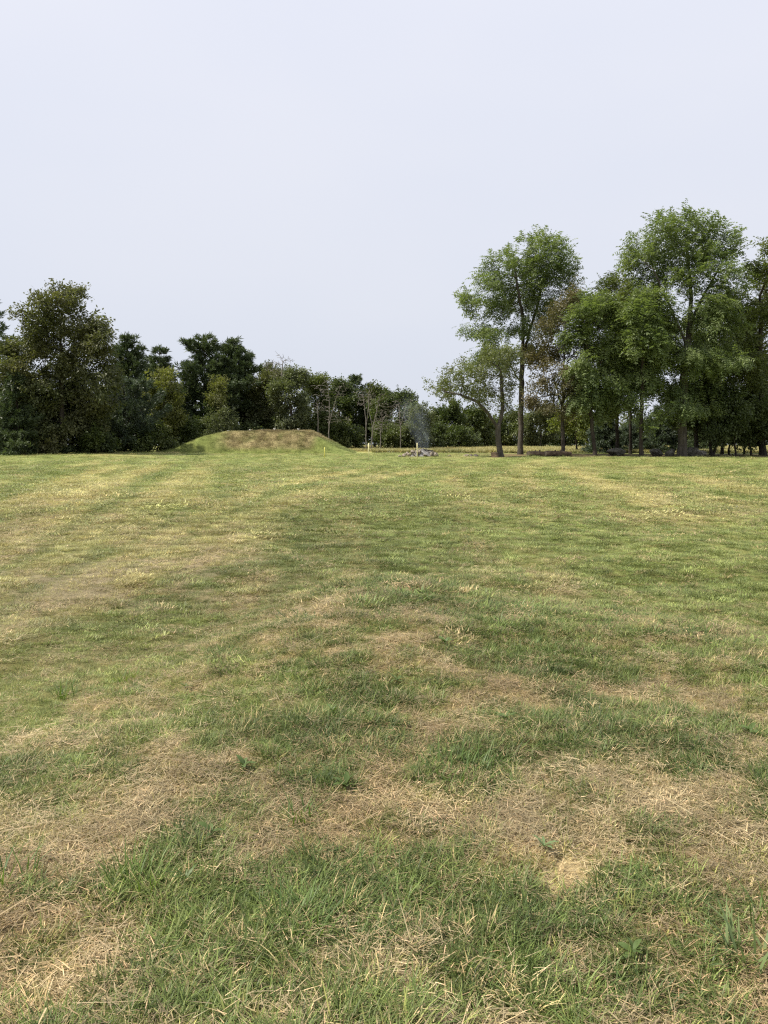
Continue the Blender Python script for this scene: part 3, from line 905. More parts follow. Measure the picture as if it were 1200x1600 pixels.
round_tree('dark_tree', 'dark tree beyond the meadow behind the slim slanting tree', 130, 928, 645, 698, 30, 702, 'dark', 1700, 0.95, 36, group=FAR)
round_tree('dark_tree', 'dim tree beyond the meadow seen left of the forked tree', 138, 990, 655, 698, 34, 702, 'dark', 1700, 0.955, 37, group=FAR)
round_tree('dark_tree', 'dim tree beyond the meadow behind the largest walnut', 136, 1052, 650, 698, 34, 702, 'mid', 2000, 0.95, 38, group=FAR)
round_tree('dark_tree', 'bright green tree beyond the meadow behind the slanting stems', 134, 1110, 640, 698, 36, 702, 'bright', 2000, 0.95, 39, group=FAR)
round_tree('dark_tree', 'dark tree beyond the meadow behind the right-edge saplings', 130, 1175, 640, 698, 40, 702, 'dark', 2200, 0.95, 40, group=FAR)

# ------------------------------------------------------------------ the wood on the left
tree('birch_tree', 'large olive-brown tree with ragged peak, tallest on the left', 73,
     [[(98, 712), (97, 660), (95, 580), (95, 510), (96, 460)]],
     [(96, 452, 20, 14), (108, 474, 22, 18), (78, 480, 24, 18), (56, 498, 18, 18), (90, 510, 34, 22), (130, 500, 22, 20), (152, 515, 18, 20), (172, 512, 12, 16), (50, 540, 26, 24), (95, 555, 40, 28), (140, 560, 28, 26), (35, 590, 26, 26), (75, 610, 36, 28), (120, 615, 36, 26), (150, 625, 22, 20), (60, 640, 40, 18), (135, 650, 30, 18), (90, 665, 40, 16), (30, 545, 20, 20), (22, 620, 26, 26), (160, 555, 20, 26), (165, 600, 18, 26), (118, 520, 30, 20), (70, 520, 26, 20), (20, 660, 26, 18)],
     'olive', 'broad', 1500, 10600, 0.66, 0.24, M_BARK_DARK, per=6, clump=0.85, drop=14)
conifer('pine_tree', 'pine at the left edge with branch tips against the sky', 76, -42, 425, 712, 58, 'pine', 'pine', 3000, 0.5, 0.06)
conifer('pine_tree', 'dark pine at the left edge behind the olive-brown tree', 84, 18, 528, 711, 52, 'pine', 'pine', 2600, 0.5, 0.03)
conifer('hemlock_tree', 'low dark hemlock at the foot of the olive-brown tree, left side', 71, 30, 585, 713, 46, 'pine', 'spruce', 2600, 0.46, 0.02)
conifer('hemlock_tree', 'low dark hemlock at the foot of the olive-brown tree, centre', 76, 112, 555, 712, 46, 'pine', 'spruce', 3400, 0.46, 0.02)
conifer('pine_tree', 'blue-green young pine right of the olive-brown tree', 80, 196, 590, 710, 46, 'pine_blue', 'pine', 2800, 0.46, 0.02)
conifer('pine_tree', 'dark pine with pointed top behind the blue-green young pine', 92, 204, 528, 708, 32, 'pine', 'pine', 3200, 0.58, 0.1)
conifer('pine_tree', 'narrow dark pine left of the broad double pine', 96, 253, 543, 707, 24, 'pine', 'pine', 2000, 0.5, 0.1)
conifer('pine_tree', 'narrow short pine in the gap beside the pointed pine', 98, 233, 556, 707, 16, 'pine', 'pine', 1300, 0.5, 0.1)
round_tree('poplar_tree', 'yellow-green tree before the pines left of the mound', 86, 256, 582, 690, 27, 706, 'yellow', 2200, 0.62, 51, base_r=0.14)
conifer('pine_tree', 'broad dark pine behind the mound, left half of the pair', 96, 322, 526, 706, 44, 'pine', 'pine', 4600, 0.6, 0.06)
conifer('pine_tree', 'broad dark pine behind the mound, right half of the pair', 99, 366, 534, 706, 42, 'pine', 'pine', 4600, 0.6, 0.06)
round_tree('young_maple', 'light green young tree before the broad double pine', 91, 343, 592, 628, 14, 704, 'yellow', 600, 0.5, 52, base_r=0.1)
round_tree('shrub', 'pale green shrub peeping over the left end of the mound', 90, 345, 645, 690, 22, 702, 'silver', 1200, 0.55, 53, cat='shrub', base_r=0.07)
round_tree('maple_tree', 'olive round-topped tree right of the broad double pine', 98, 405, 588, 690, 36, 704, 'olive', 2800, 0.7, 54)
round_tree('maple_tree', 'grey-green tree above the middle of the mound, lit on its left', 95, 452, 578, 685, 28, 703, 'silver', 2800, 0.68, 55)
round_tree('maple_tree', 'green tree right of the grey-green one above the mound', 99, 492, 585, 690, 28, 703, 'mid', 2500, 0.7, 56)
round_tree('maple_tree', 'dull brownish tree behind, under the bare twigs', 108, 425, 572, 680, 24, 703, 'olive', 2000, 0.75, 57)
conifer('pine_tree', 'pine with feathery top among the bare stems right of the mound', 112, 556, 590, 703, 26, 'pine', 'pine', 2200, 0.55, 0.1)
round_tree('maple_tree', 'dark tree between the mound and the feathery pine', 108, 528, 598, 695, 28, 703, 'dark', 2300, 0.8, 58)
round_tree('maple_tree', 'large dark dome-topped tree left of the smoke', 106, 622, 610, 690, 38, 702, 'dark', 3400, 0.8, 59)
round_tree('maple_tree', 'dark tree filling behind the bare stems', 112, 588, 608, 695, 34, 702, 'mid', 2400, 0.9, 60)
round_tree('willow_tree', 'pale grey-green bushy tree behind the smoke', 98, 652, 640, 695, 22, 702, 'silver', 1600, 0.6, 61, base_r=0.12)
BARE_STEMS = (
    ('dead bare sapling with fanned branches beyond the right end of the mound', 93, [[(514, 702), (514, 660), (515, 630), (512, 600)], [(514, 664), (524, 625), (532, 605)]], [(505, 610, 14, 16), (528, 610, 16, 16), (518, 640, 16, 18), (535, 655, 12, 8)]),
    ('short grey dead stem left of the fanned dead sapling', 94, [[(497, 702), (497, 660), (496, 632)]], [(497, 636, 6, 10)]),
    ('tall bare forked tree, left stem of the bare trio', 95, [[(572, 703), (572, 665), (569, 630), (566, 612)], [(572, 668), (576, 630), (577, 612)]], [(566, 622, 8, 16), (577, 620, 8, 16)]),
    ('tall bare leaning tree in the middle of the bare trio', 94, [[(580, 703), (582, 670), (588, 645), (593, 622)], [(582, 668), (576, 640), (575, 615)]], [(594, 628, 12, 16), (580, 622, 10, 18), (602, 645, 12, 10)]),
    ('low bare brushy tree right of the bare trio', 96, [[(594, 703), (595, 675), (598, 655)]], [(598, 658, 12, 16), (590, 665, 8, 10)]),
    ('bare greyish tree before the dome-topped tree', 96, [[(626, 703), (626, 670), (624, 640), (622, 628)], [(626, 665), (632, 645), (634, 632)]], [(622, 636, 10, 14), (634, 640, 10, 14), (626, 655, 12, 10)]),
)
for k, (lab, d, st, lo) in enumerate(BARE_STEMS):
    tree('bare_tree', lab, d, st, lo, None, n_attr=380, n_leaf=0, base_r=0.06, bark=M_BARK_PALE, step=0.32, kill=0.34, seed=400 + k, tip=0.017, group='bare trees at the wood edge', per=3)
tree('bare_tree', 'bare pale treetop rising above the wood over the mound', 104, [[(438, 703), (438, 640), (440, 590), (442, 565)]], [(440, 565, 20, 12), (425, 575, 12, 10), (462, 578, 16, 12)], None, n_attr=420, n_leaf=0,
     base_r=0.09, bark=M_BARK_PALE, step=0.4, kill=0.4, seed=420, tip=0.018, per=3)
SHRUBS = ((60, 72, 690, 40, 'olive', 'low olive shrub at the field edge, far left'), (150, 74, 684, 34, 'dark', 'dark shrub below the olive-brown tree, right side'), (215, 80, 678, 28, 'dark', 'dark shrub at the field edge below the blue-green pine'),
          (245, 83, 670, 26, 'mid', 'green shrub below the yellow-green tree'), (290, 88, 662, 30, 'dark', 'dark shrub at the left end of the mound'), (320, 93, 668, 26, 'dark', 'dark shrub behind the left slope of the mound'),
          (375, 94, 655, 30, 'dark', 'dark shrub behind the crest of the mound, left'), (430, 96, 655, 30, 'dark', 'dark shrub behind the crest of the mound, centre'), (475, 96, 655, 30, 'dark', 'dark shrub behind the crest of the mound, right'),
          (520, 97, 668, 22, 'mid', 'green shrub at the foot of the fanned dead sapling'), (545, 98, 672, 22, 'dark', 'dark shrub right of the fanned dead sapling'), (608, 99, 672, 22, 'mid', 'shrub at the foot of the low bare brushy tree'),
          (640, 100, 676, 20, 'dark', 'dark shrub left behind the stone heap'), (675, 104, 668, 22, 'dark', 'dark shrub right behind the stone heap'), (720, 108, 672, 24, 'dark', 'dark shrub right of the loose stones, far back'), (15, 74, 672, 34, 'dark', 'dark shrub at the left edge of the picture'))
for k, (px, d, top, hw, lf, lab) in enumerate(SHRUBS):
    round_tree('shrub', lab, d, px, top, 704, hw, 709 if d < 85 else 704, lf, 1050, 0.66, 600 + k, cat='shrub', base_r=0.06, n_attr=140, group='shrubs along the wood edge', nl=5)

# ------------------------------------------------------------------ the far wood: one mass
r = np.random.default_rng(99)
nf = 44000
fx = r.uniform(-170, 170, nf); fy = 165 + 30 * r.random(nf) ** 2.0 - 35 * sstep(2, -12, fx)
topz = 7.2 + 4.5 * (fbm(fx * 0.09, fy * 0.05, 201, 3) - 0.35) + 3.5 * sstep(2, -12, fx) - 3.2 * sstep(0.3, 0.6, fbm(fx * 0.3, fy * 0.1, 203, 2)) + 5 * sstep(60, 110, fx)
fz = ground_z(fx, fy) + topz * r.random(nf) ** 0.95
D = r.normal(0, 1, (nf, 3)); D[:, 1] -= 0.6
V, Fq = [], []
ax = D / np.linalg.norm(D, axis=1, keepdims=True)
u = np.cross(ax, r.normal(0, 1, (nf, 3))); u /= np.linalg.norm(u, axis=1, keepdims=True)
L = r.uniform(0.45, 0.95, nf)[:, None]
c0 = np.stack([fx, fy, fz], -1)
V = np.stack([c0 - ax * L * 0.5, c0 + u * L * 0.3, c0 + ax * L * 0.5, c0 - u * L * 0.3], 1).reshape(-1, 3)
add('distant_wood', make_mesh('distant_wood', V, np.arange(len(V)).reshape(-1, 4), [LM['far']]), label='distant wood closing the view beyond the meadow', cat='wood', kind='stuff')

# ------------------------------------------------------------------ stones, fire, logs
def stone_mesh(r, n_pl=13, mat=None, sub=2, squash=0.75, name='stone'):
    """a rounded boulder cut by random planes"""
    import bmesh
    bm = bmesh.new()
    bmesh.ops.create_icosphere(bm, subdivisions=sub, radius=1.0)
    V = np.array([v.co[:] for v in bm.verts])
    nn = r.normal(size=(n_pl, 3)); nn /= np.linalg.norm(nn, axis=1, keepdims=True)
    h = r.uniform(0.42, 0.9, n_pl)
    dp = V @ nn.T
    s = np.min(np.where(dp > 1e-3, h / np.maximum(dp, 1e-3), 9.0), axis=1)
    V = V * np.minimum(s, 1.0)[:, None] * np.array([1.0, r.uniform(0.65, 0.95), squash]) + r.normal(0, 0.012, V.shape)
    for v, c in zip(bm.verts, V): v.co = c
    me = bpy.data.meshes.new(name); bm.to_mesh(me); bm.free()
    if mat: me.materials.append(mat)
    return me

r = np.random.default_rng(5)
STONES = [stone_mesh(r, mat=M_STONE, squash=r.uniform(0.55, 0.85)) for _ in range(6)]
BOULD = [stone_mesh(r, mat=M_BOULDER, sub=3, n_pl=10, squash=0.75) for _ in range(4)]
pc = W(657, 707, 70); pc[2] = float(ground_z(pc[0], pc[1]))
pile = bpy.data.objects.new('stone_heap', None); COL.objects.link(pile); pile.location = pc
pile['label'] = 'heap of rough field stones round a smouldering fire'; pile['category'] = 'stone heap'
for k in range(46):
    t = r.random()
    xx = r.uniform(-1.55, 1.6); lay = k // 20
    yy = r.uniform(-0.9, 0.9) * (1 - 0.3 * lay)
    s = r.uniform(0.13, 0.27) * (1.35 if k in (2, 7) else 1)
    hz = 0.48 * max(0, 1 - (xx / 1.7) ** 2) * max(0, 1 - (yy / 1.1) ** 2)
    o = add('stone', STONES[k % 6], pile, loc=(xx, yy, s * 0.4 + hz * (0.35 + 0.6 * r.random())))
    o.scale = (s * 1.15, s, s); o.rotation_euler = tuple(r.uniform(-0.5, 0.5, 2)) + (r.uniform(0, 6.28),)
for (xx, s) in ((-1.05, 0.34), (-1.5, 0.24), (0.95, 0.28), (1.35, 0.3), (0.35, 0.22)):
    o = add('stone', STONES[int(r.integers(6))], pile, loc=(xx, -0.85, s * 0.55)); o.scale = (s * 1.1, s, s); o.rotation_euler = (r.uniform(-.3, .3), 0, r.uniform(0, 6.28))
# ash heap
a = np.linspace(0, 2 * math.pi, 26)[:-1]; rr = np.linspace(0, 1, 9)[1:]
Va = [(0, 0, 0.62)] + [(0.2 + 1.15 * q * math.cos(t) * (1 + 0.1 * math.sin(3 * t)), 0.8 * q * math.sin(t), 0.64 * (1 - q ** 1.7) + 0.05 * r.normal()) for q in rr for t in a]
Fa = []
for j in range(len(rr) - 1):
    for k in range(25):
        Fa.append((1 + j * 25 + k, 1 + j * 25 + (k + 1) % 25, 1 + (j + 1) * 25 + (k + 1) % 25, 1 + (j + 1) * 25 + k))
Fa += [(0, 1 + k, 1 + (k + 1) % 25, 1 + (k + 1) % 25) for k in range(0)]
Va[0] = (0.2, 0, 0.65)
me = bpy.data.meshes.new('ash_heap'); me.from_pydata(Va, [], [tuple(f) for f in Fa] + [(0, 1 + k, 1 + (k + 1) % 25) for k in range(25)]); me.materials.append(M_ASH)
add('ash_heap', me, pile)
for k in range(5):
    aa = r.uniform(0, 3.14)
    c_ = np.array([r.uniform(-0.4, 0.8), r.uniform(-0.4, 0.3), 0.55]); dv = np.array([math.cos(aa), math.sin(aa) * 0.6, r.uniform(-.15, .3)])
    pp = np.array([c_ - dv * 0.45, c_, c_ + dv * 0.45]); 
    add('charred_branch', wood_mesh('charred_branch', pp, np.array([-1, 0, 1]), np.array([0.06, 0.055, 0.04]), M_CHAR, np.ones(3, bool)), pile)

for (px, py, s, lab) in ((702, 707, 0.2, 'small tawny stone nearest right of the stone heap'), (729, 706.5, 0.26, 'upright brown stone between the stone heap and the leaning tree'),
                         (736, 708.5, 0.19, 'pale low stone right of the upright brown one'), (743, 709, 0.25, 'dark flat stone, last of the loose stones before the leaning tree'),
                         (625, 708, 0.2, 'small stone just left of the stone heap')):
    q = W(px, py, 69); q[2] = float(ground_z(q[0], q[1])) + s * 0.35
    o = add('field_stone', STONES[int(r.integers(6))], label=lab, cat='stone', group='loose stones near the fire', loc=q)
    o.scale = (s * 1.25, s, s * (1.3 if 'upright' in lab else 0.8)); o.rotation_euler = (0, 0, r.uniform(0, 6))


def log_thing(name, label, a, b_, ra, rb, cat, bark=M_LOG, knots=2, seed=0):
    r = np.random.default_rng(seed)
    a = np.asarray(a, float); b_ = np.asarray(b_, float)
    e = bpy.data.objects.new(name, None); COL.objects.link(e); e.location = a
    e['label'] = label; e['category'] = cat
    ax = b_ - a; Ln = np.linalg.norm(ax); t_ = ax / Ln
    u = np.cross(t_, (0, 0, 1.0)) if abs(t_[2]) < 0.9 else np.cross(t_, (1.0, 0, 0)); u /= np.linalg.norm(u); w = np.cross(u, t_)
    NS, NA = 16, 20
    lob = r.normal(0, 0.05, NA)
    V = []
    for i in range(NS + 1):
        t = i / NS; c_ = ax * t + u * 0.04 * math.sin(3 * t + seed) + w * 0.02 * math.sin(5 * t)
        R_ = ra + (rb - ra) * t
        for k in range(NA):
            th = 2 * math.pi * k / NA
            q = R_ * (1 + lob[k] + 0.04 * r.normal())
            V.append(c_ + q * (math.cos(th) * u + math.sin(th) * w))
    Fq = [(i * NA + k, i * NA + (k + 1) % NA, (i + 1) * NA + (k + 1) % NA, (i + 1) * NA + k) for i in range(NS) for k in range(NA)]
    add('bark', make_mesh('bark', V, Fq, [bark], True), e)
    for i, s in ((0, -1), (NS, 1)):
        ring = np.array(V[i * NA:(i + 1) * NA]); c_ = ring.mean(0) + t_ * s * 0.015
        me = bpy.data.meshes.new('cut_face'); vv = [tuple(c_)] + [tuple(q) for q in ring]
        me.from_pydata(vv, [], [(0, 1 + k, 1 + (k + 1) % NA) for k in range(NA)]); me.materials.append(M_CUT)
        add('cut_face', me, e)
    for k in range(knots):
        t = r.uniform(0.25, 0.8); th = r.uniform(0.3, 2.4); q0 = ax * t; dv = math.cos(th) * u + math.sin(th) * w + t_ * 0.5
        pp = np.array([q0, q0 + dv * (ra * 1.1), q0 + dv * (ra * 1.5)])
        add('branch_stub', wood_mesh('branch_stub', pp, np.array([-1, 0, 1]), np.array([0.09, 0.075, 0.06]), bark, np.ones(3, bool)), e)
    return e


def on_ground(px, py, d, up=0.0):
    q = W(px, py, d); q[2] = float(ground_z(q[0], q[1])) + up
    return q

log_thing('fallen_log', 'thick lying log with pale broken end, left of the two logs', on_ground(825, 711, 68.5, 0.22), on_ground(857, 711, 69.4, 0.2), 0.25, 0.21, 'log', seed=3)
log_thing('fallen_log', 'dark straight log, right of the two lying logs', on_ground(852, 711, 69.0, 0.24), on_ground(891, 711, 70.2, 0.2), 0.25, 0.2, 'log', seed=4)
log_thing('tree_stump', 'short dark stump block left of the leaning tree foot', on_ground(773, 711, 66.5, -0.05), on_ground(773, 711, 66.5, 0.42), 0.34, 0.3, 'stump', knots=0, seed=5)


def boulder(name, lab, px, d, sx, sz, k, rot, cat='boulder', mat=None):
    q = on_ground(px, 711, d)
    o = add(name, BOULD[k], label=lab, cat=cat, loc=q + np.array([0, 0, sz * 0.35]))
    o.scale = (sx, sx * 0.8, sz); o.rotation_euler = (0.1, 0.05, rot)
    return o

boulder('boulder', 'low arched dark boulder before the straight dark trunk', 966, 72, 1.2, 0.62, 0, 0.4)
boulder('boulder', 'mossy boulder just left of the largest walnut trunk', 1048, 71.5, 0.85, 0.75, 1, 1.2)
boulder('boulder', 'large dark boulder just right of the largest walnut trunk', 1082, 71.5, 0.85, 0.95, 2, 2.0)
boulder('boulder', 'flat mossy boulder between the forked tree and the mossy boulder', 1026, 73, 0.9, 0.6, 3, 0.3)
boulder('boulder', 'low boulder right of the large dark one, by the slanting stems', 1096, 70.8, 0.5, 0.5, 0, 2.7)

# ------------------------------------------------------------------ survey stakes, pipes on the mound
def stake(label, px, py_base, py_top, d, mat, lean=0.02):
    q = on_ground(px, py_base, d)
    H = W(px, py_top, d)[2] - q[2]
    w, t = 0.021, 0.014
    pts = []
    for z, s in ((-0.2, 1), (H - 0.04, 1), (H, 0.72)):
        for sx, sy in ((-1, -1), (1, -1), (1, 1), (-1, 1)):
            pts.append((sx * w * s + lean * z, sy * t * s, z))
    fs = [(i * 4 + k, i * 4 + (k + 1) % 4, i * 4 + 4 + (k + 1) % 4, i * 4 + 4 + k) for i in range(2) for k in range(4)] + [(8, 9, 10, 11), (3, 2, 1, 0)]
    me = make_mesh('survey_stake', pts, fs, [mat])
    o = add('survey_stake', me, label=label, cat='stake', group='survey stakes in the field', loc=q); o.rotation_euler[2] = -0.75
    o.scale = (1.5, 1.5, 1)
    return o

stake('tall pale wooden stake in the field between mound and stone heap', 576, 719, 692.5, 60, M_STAKE, 0.01)
stake('tall pale wooden stake standing before the stone heap', 652, 719, 692, 60, M_STAKE, -0.01)
stake('short yellow stake near the right end of the mound', 507, 713, 699, 66, M_STAKE_Y, 0.015)

for k, (px, lab) in enumerate(((357, 'small white capped pipe on the mound crest, leftmost of four'), (391, 'small white capped pipe on the mound crest, second from left'),
                               (429, 'small white capped pipe on the mound crest, third from left'), (466, 'small white capped pipe on the mound crest, rightmost of four'))):
    q = W(px, 674, 86.3); q[2] = float(mound_h(np.array([q[0]]), np.array([q[1]]))[0][0])
    e = bpy.data.objects.new('inspection_pipe', None); COL.objects.link(e); e.location = q
    e['label'] = lab; e['category'] = 'pipe'; e['group'] = 'pipes on the mound crest'
    zz = np.array([[0, 0, -0.2], [0, 0, 0.1], [0, 0, 0.2]], float)
    add('pipe', wood_mesh('pipe', zz, np.array([-1, 0, 1]), np.array([0.09, 0.09, 0.09]), M_PVC, np.ones(3, bool), 12), e)
    ring = [(0.12 * math.cos(t), 0.12 * math.sin(t), z) for z in (0.19, 0.25) for t in np.arange(12) * math.pi / 6]
    me = bpy.data.meshes.new('cap'); me.from_pydata(ring, [], [(i, (i + 1) % 12, 12 + (i + 1) % 12, 12 + i) for i in range(12)] + [tuple(range(12, 24)), tuple(range(11, -1, -1))]); me.materials.append(M_PVC)
    add('cap', me, e)

# ------------------------------------------------------------------ smoke
ms, n, l = new_mat('smoke')
tc = n.new('ShaderNodeTexCoord')
nz1 = n.new('ShaderNodeTexNoise'); nz1.inputs['Scale'].default_value = 0.55; nz1.inputs['Detail'].default_value = 5; nz1.inputs['Distortion'].default_value = 1.2
mp = n.new('ShaderNodeMapping'); mp.inputs['Scale'].default_value = (1.5, 1.5, 0.75); mp.inputs['Rotation'].default_value = (0, 0.3, 0)
l.new(tc.outputs['Object'], mp.inputs[0]); l.new(mp.outputs[0], nz1.inputs['Vector'])
rp = n.new('ShaderNodeMapRange'); rp.inputs[1].default_value = 0.5; rp.inputs[2].default_value = 0.75
l.new(nz1.outputs['Fac'], rp.inputs[0])
# fade with height and away from the plume's leaning axis
sx = n.new('ShaderNodeSeparateXYZ'); l.new(tc.outputs['Object'], sx.inputs[0])
def math_n(op, a, b_=None):
    q = n.new('ShaderNodeMath'); q.operation = op
    for i, v in enumerate((a, b_)):
        if v is None: continue
        if hasattr(v, 'links'): l.new(v, q.inputs[i])
        else: q.inputs[i].default_value = v
    return q.outputs[0]
zc = sx.outputs['Z']
cxn = math_n('MULTIPLY', zc, -0.28)
dx = math_n('SUBTRACT', sx.outputs['X'], cxn)
d2 = math_n('ADD', math_n('MULTIPLY', dx, dx), math_n('MULTIPLY', sx.outputs['Y'], sx.outputs['Y']))
rr_ = math_n('ADD', math_n('MULTIPLY', zc, 0.3), 0.62)
edge = math_n('SUBTRACT', 1.0, math_n('DIVIDE', d2, math_n('MULTIPLY', rr_, rr_)))
edge = math_n('MAXIMUM', edge, 0.0)
fh = n.new('ShaderNodeMapRange'); fh.inputs[1].default_value = 0.0; fh.inputs[2].default_value = 5.6; fh.inputs[3].default_value = 1.0; fh.inputs[4].default_value = 0.0
l.new(zc, fh.inputs[0])
fh2 = math_n('POWER', fh.outputs[0], 2.3)
dens = math_n('MULTIPLY', math_n('MULTIPLY', math_n('ADD', math_n('MULTIPLY', rp.outputs[0], 1.0), 0.06), edge), fh2)
dens = math_n('MULTIPLY', dens, 1.4)
pv = n.new('ShaderNodeVolumePrincipled'); pv.inputs['Color'].default_value = (0.72, 0.83, 0.96, 1); pv.inputs['Anisotropy'].default_value = 0.1
l.new(dens, pv.inputs['Density'])
o = n.new('ShaderNodeOutputMaterial'); l.new(pv.outputs[0], o.inputs['Volume'])
zs = np.linspace(0, 5.6, 9); V = []
for z in zs:
    for t in np.arange(20) * 2 * math.pi / 20:
        R_ = 0.65 + 0.31 * z
        V.append((-0.28 * z + R_ * math.cos(t), R_ * math.sin(t), z))
fs = [(i * 20 + k, i * 20 + (k + 1) % 20, i * 20 + 20 + (k + 1) % 20, i * 20 + 20 + k) for i in range(8) for k in range(20)]
me = bpy.data.meshes.new('smoke'); me.from_pydata(V, [], fs + [tuple(range(19, -1, -1)), tuple(range(160, 180))]); me.materials.append(ms)
add('smoke', me, label='thin blue-grey smoke rising from the stone heap', cat='smoke', kind='stuff', loc=pc + np.array([0.35, 0.2, 0.62]))
# ------------------------------------------------------------------ grass: scattered tufts, one object for each kind of growth
def grass_mat(name, transl=0.3, attr='icol', var=0.35):
    m, n, l = new_mat(name)
    at = n.new('ShaderNodeAttribute'); at.attribute_type = 'INSTANCER'; at.attribute_name = attr
    geo = n.new('ShaderNodeNewGeometry')
    v = ramp(n, l, geo.outputs['Random Per Island'], [(0.0, (1 - var, 1 - var, 1 - var)), (0.6, (1, 1, 1)), (0.9, (1 + var, 1 + var * 0.9, 1 + var * 0.6)), (1.0, (1.7, 1.45, 1.5))])
    c = mixrgb(n, l, 1.0, at.outputs['Color'], v, 'MULTIPLY')
    p = n.new('ShaderNodeBsdfPrincipled'); l.new(c, p.inputs['Base Color'])
    p.inputs['Roughness'].default_value = 0.5; p.inputs['Specular IOR Level'].default_value = 0.3
    t = n.new('ShaderNodeBsdfTranslucent'); l.new(c, t.inputs['Color'])
    mx = n.new('ShaderNodeMixShader'); mx.inputs[0].default_value = transl
    l.new(p.outputs[0], mx.inputs[1]); l.new(t.outputs[0], mx.inputs[2])
    o = n.new('ShaderNodeOutputMaterial'); l.new(mx.outputs[0], o.inputs['Surface'])
    return m

M_GRASS = grass_mat('grass_blades', 0.3)
M_STRAW = grass_mat('dry_straw', 0.15, var=0.45)


def blade_strip(p0, d0, L, w, bend, r, seg=3):
    """curved tapering blade -> verts, quads"""
    d0 = d0 / np.linalg.norm(d0)
    h = np.array([d0[0], d0[1], 0]); hn = np.linalg.norm(h)
    h = h / hn if hn > 1e-4 else np.array([1.0, 0, 0])
    s = np.cross(d0, (0, 0, 1.0)); sn = np.linalg.norm(s)
    s = s / sn if sn > 1e-4 else np.array([0, 1.0, 0])
    ca, sa = math.cos(0.7 * r.normal()), math.sin(0.7 * r.normal())
    V, p, d = [], np.array(p0, float), d0.copy()
    for k in range(seg + 1):
        ww = w * (1 - (k / seg) ** 1.6) * 0.5 + w * 0.06
        V += [p - s * ww, p + s * ww]
        d = d + h * bend / seg + np.array([0, 0, -bend * 0.55 / seg]); d /= np.linalg.norm(d)
        p = p + d * L / seg
    return V, [(2 * k, 2 * k + 1, 2 * k + 3, 2 * k + 2) for k in range(seg)]


def tuft_mesh(name, r, nb, rad, h0, h1, w, bend, mat, lean=0.5, seg=3):
    V, Fq = [], []
    for _ in range(nb):
        a = r.uniform(0, 6.28); q = rad * math.sqrt(r.random())
        tilt = lean * r.random() ** 0.7
        az = a + r.normal(0, 0.9)
        d = np.array([math.cos(az) * math.sin(tilt), math.sin(az) * math.sin(tilt), math.cos(tilt)])
        v, f = blade_strip((q * math.cos(a), q * math.sin(a), -0.006), d, r.uniform(h0, h1), w * r.uniform(0.7, 1.3), bend * r.uniform(0.2, 1.4), r, seg)
        Fq += [tuple(i + len(V) for i in ff) for ff in f]; V += v
    return make_mesh(name, V, Fq, [mat], False)


def litter_mesh(name, r, nb, rad, l0, l1, w, mat, hz=0.02):
    V, Fq = [], []
    az0 = r.uniform(0, 6.28)
    for _ in range(nb):
        a = r.uniform(0, 6.28); q = rad * math.sqrt(r.random())
        az = az0 + r.normal(0, 1.0)
        d = np.array([math.cos(az), math.sin(az), r.normal(0.03, 0.16)])
        v, f = blade_strip((q * math.cos(a), q * math.sin(a), r.uniform(0.0, hz)), d, r.uniform(l0, l1), w * r.uniform(0.6, 1.4), r.uniform(-0.3, 0.5), r, 2)
        Fq += [tuple(i + len(V) for i in ff) for ff in f]; V += v
    return make_mesh(name, V, Fq, [mat], False)


def scatter(name, pts, rot, scl, idx, col, variants, label, cat):
    me = bpy.data.meshes.new(name)
    N = len(pts)
    me.vertices.add(N); me.vertices.foreach_set('co', np.asarray(pts, np.float32).ravel())
    a = me.attributes.new('rot', 'FLOAT_VECTOR', 'POINT'); a.data.foreach_set('vector', np.asarray(rot, np.float32).ravel())
    a = me.attributes.new('scl', 'FLOAT_VECTOR', 'POINT'); a.data.foreach_set('vector', np.asarray(scl, np.float32).ravel())
    a = me.attributes.new('idx', 'INT', 'POINT'); a.data.foreach_set('value', np.asarray(idx, np.int32))
    a = me.attributes.new('icol', 'FLOAT_COLOR', 'POINT'); a.data.foreach_set('color', np.concatenate([col, np.ones((N, 1))], 1).astype(np.float32).ravel())
    src = bpy.data.collections.new(name + '_source')
    for k, vm in enumerate(variants):
        src.objects.link(bpy.data.objects.new('%s_source_%02d' % (name, k), vm))
    ng = bpy.data.node_groups.new(name + '_scatter', 'GeometryNodeTree')
    ng.interface.new_socket('Geometry', in_out='INPUT', socket_type='NodeSocketGeometry')
    ng.interface.new_socket('Geometry', in_out='OUTPUT', socket_type='NodeSocketGeometry')
    N_, L_ = ng.nodes, ng.links
    gi = N_.new('NodeGroupInput'); go = N_.new('NodeGroupOutput')
    iop = N_.new('GeometryNodeInstanceOnPoints'); ci = N_.new('GeometryNodeCollectionInfo')
    ci.inputs['Collection'].default_value = src
    ci.inputs['Separate Children'].default_value = True; ci.inputs['Reset Children'].default_value = True
    def na(nm, typ):
        q = N_.new('GeometryNodeInputNamedAttribute'); q.data_type = typ; q.inputs['Name'].default_value = nm
        return q.outputs['Attribute']
    L_.new(gi.outputs[0], iop.inputs['Points']); L_.new(ci.outputs[0], iop.inputs['Instance'])
    iop.inputs['Pick Instance'].default_value = True
    L_.new(na('idx', 'INT'), iop.inputs['Instance Index'])
    L_.new(na('rot', 'FLOAT_VECTOR'), iop.inputs['Rotation'])
    L_.new(na('scl', 'FLOAT_VECTOR'), iop.inputs['Scale'])
    L_.new(iop.outputs[0], go.inputs[0])
    o = add(name, me, label=label, cat=cat, kind='stuff')
    md = o.modifiers.new('scatter', 'NODES'); md.node_group = ng
    return o


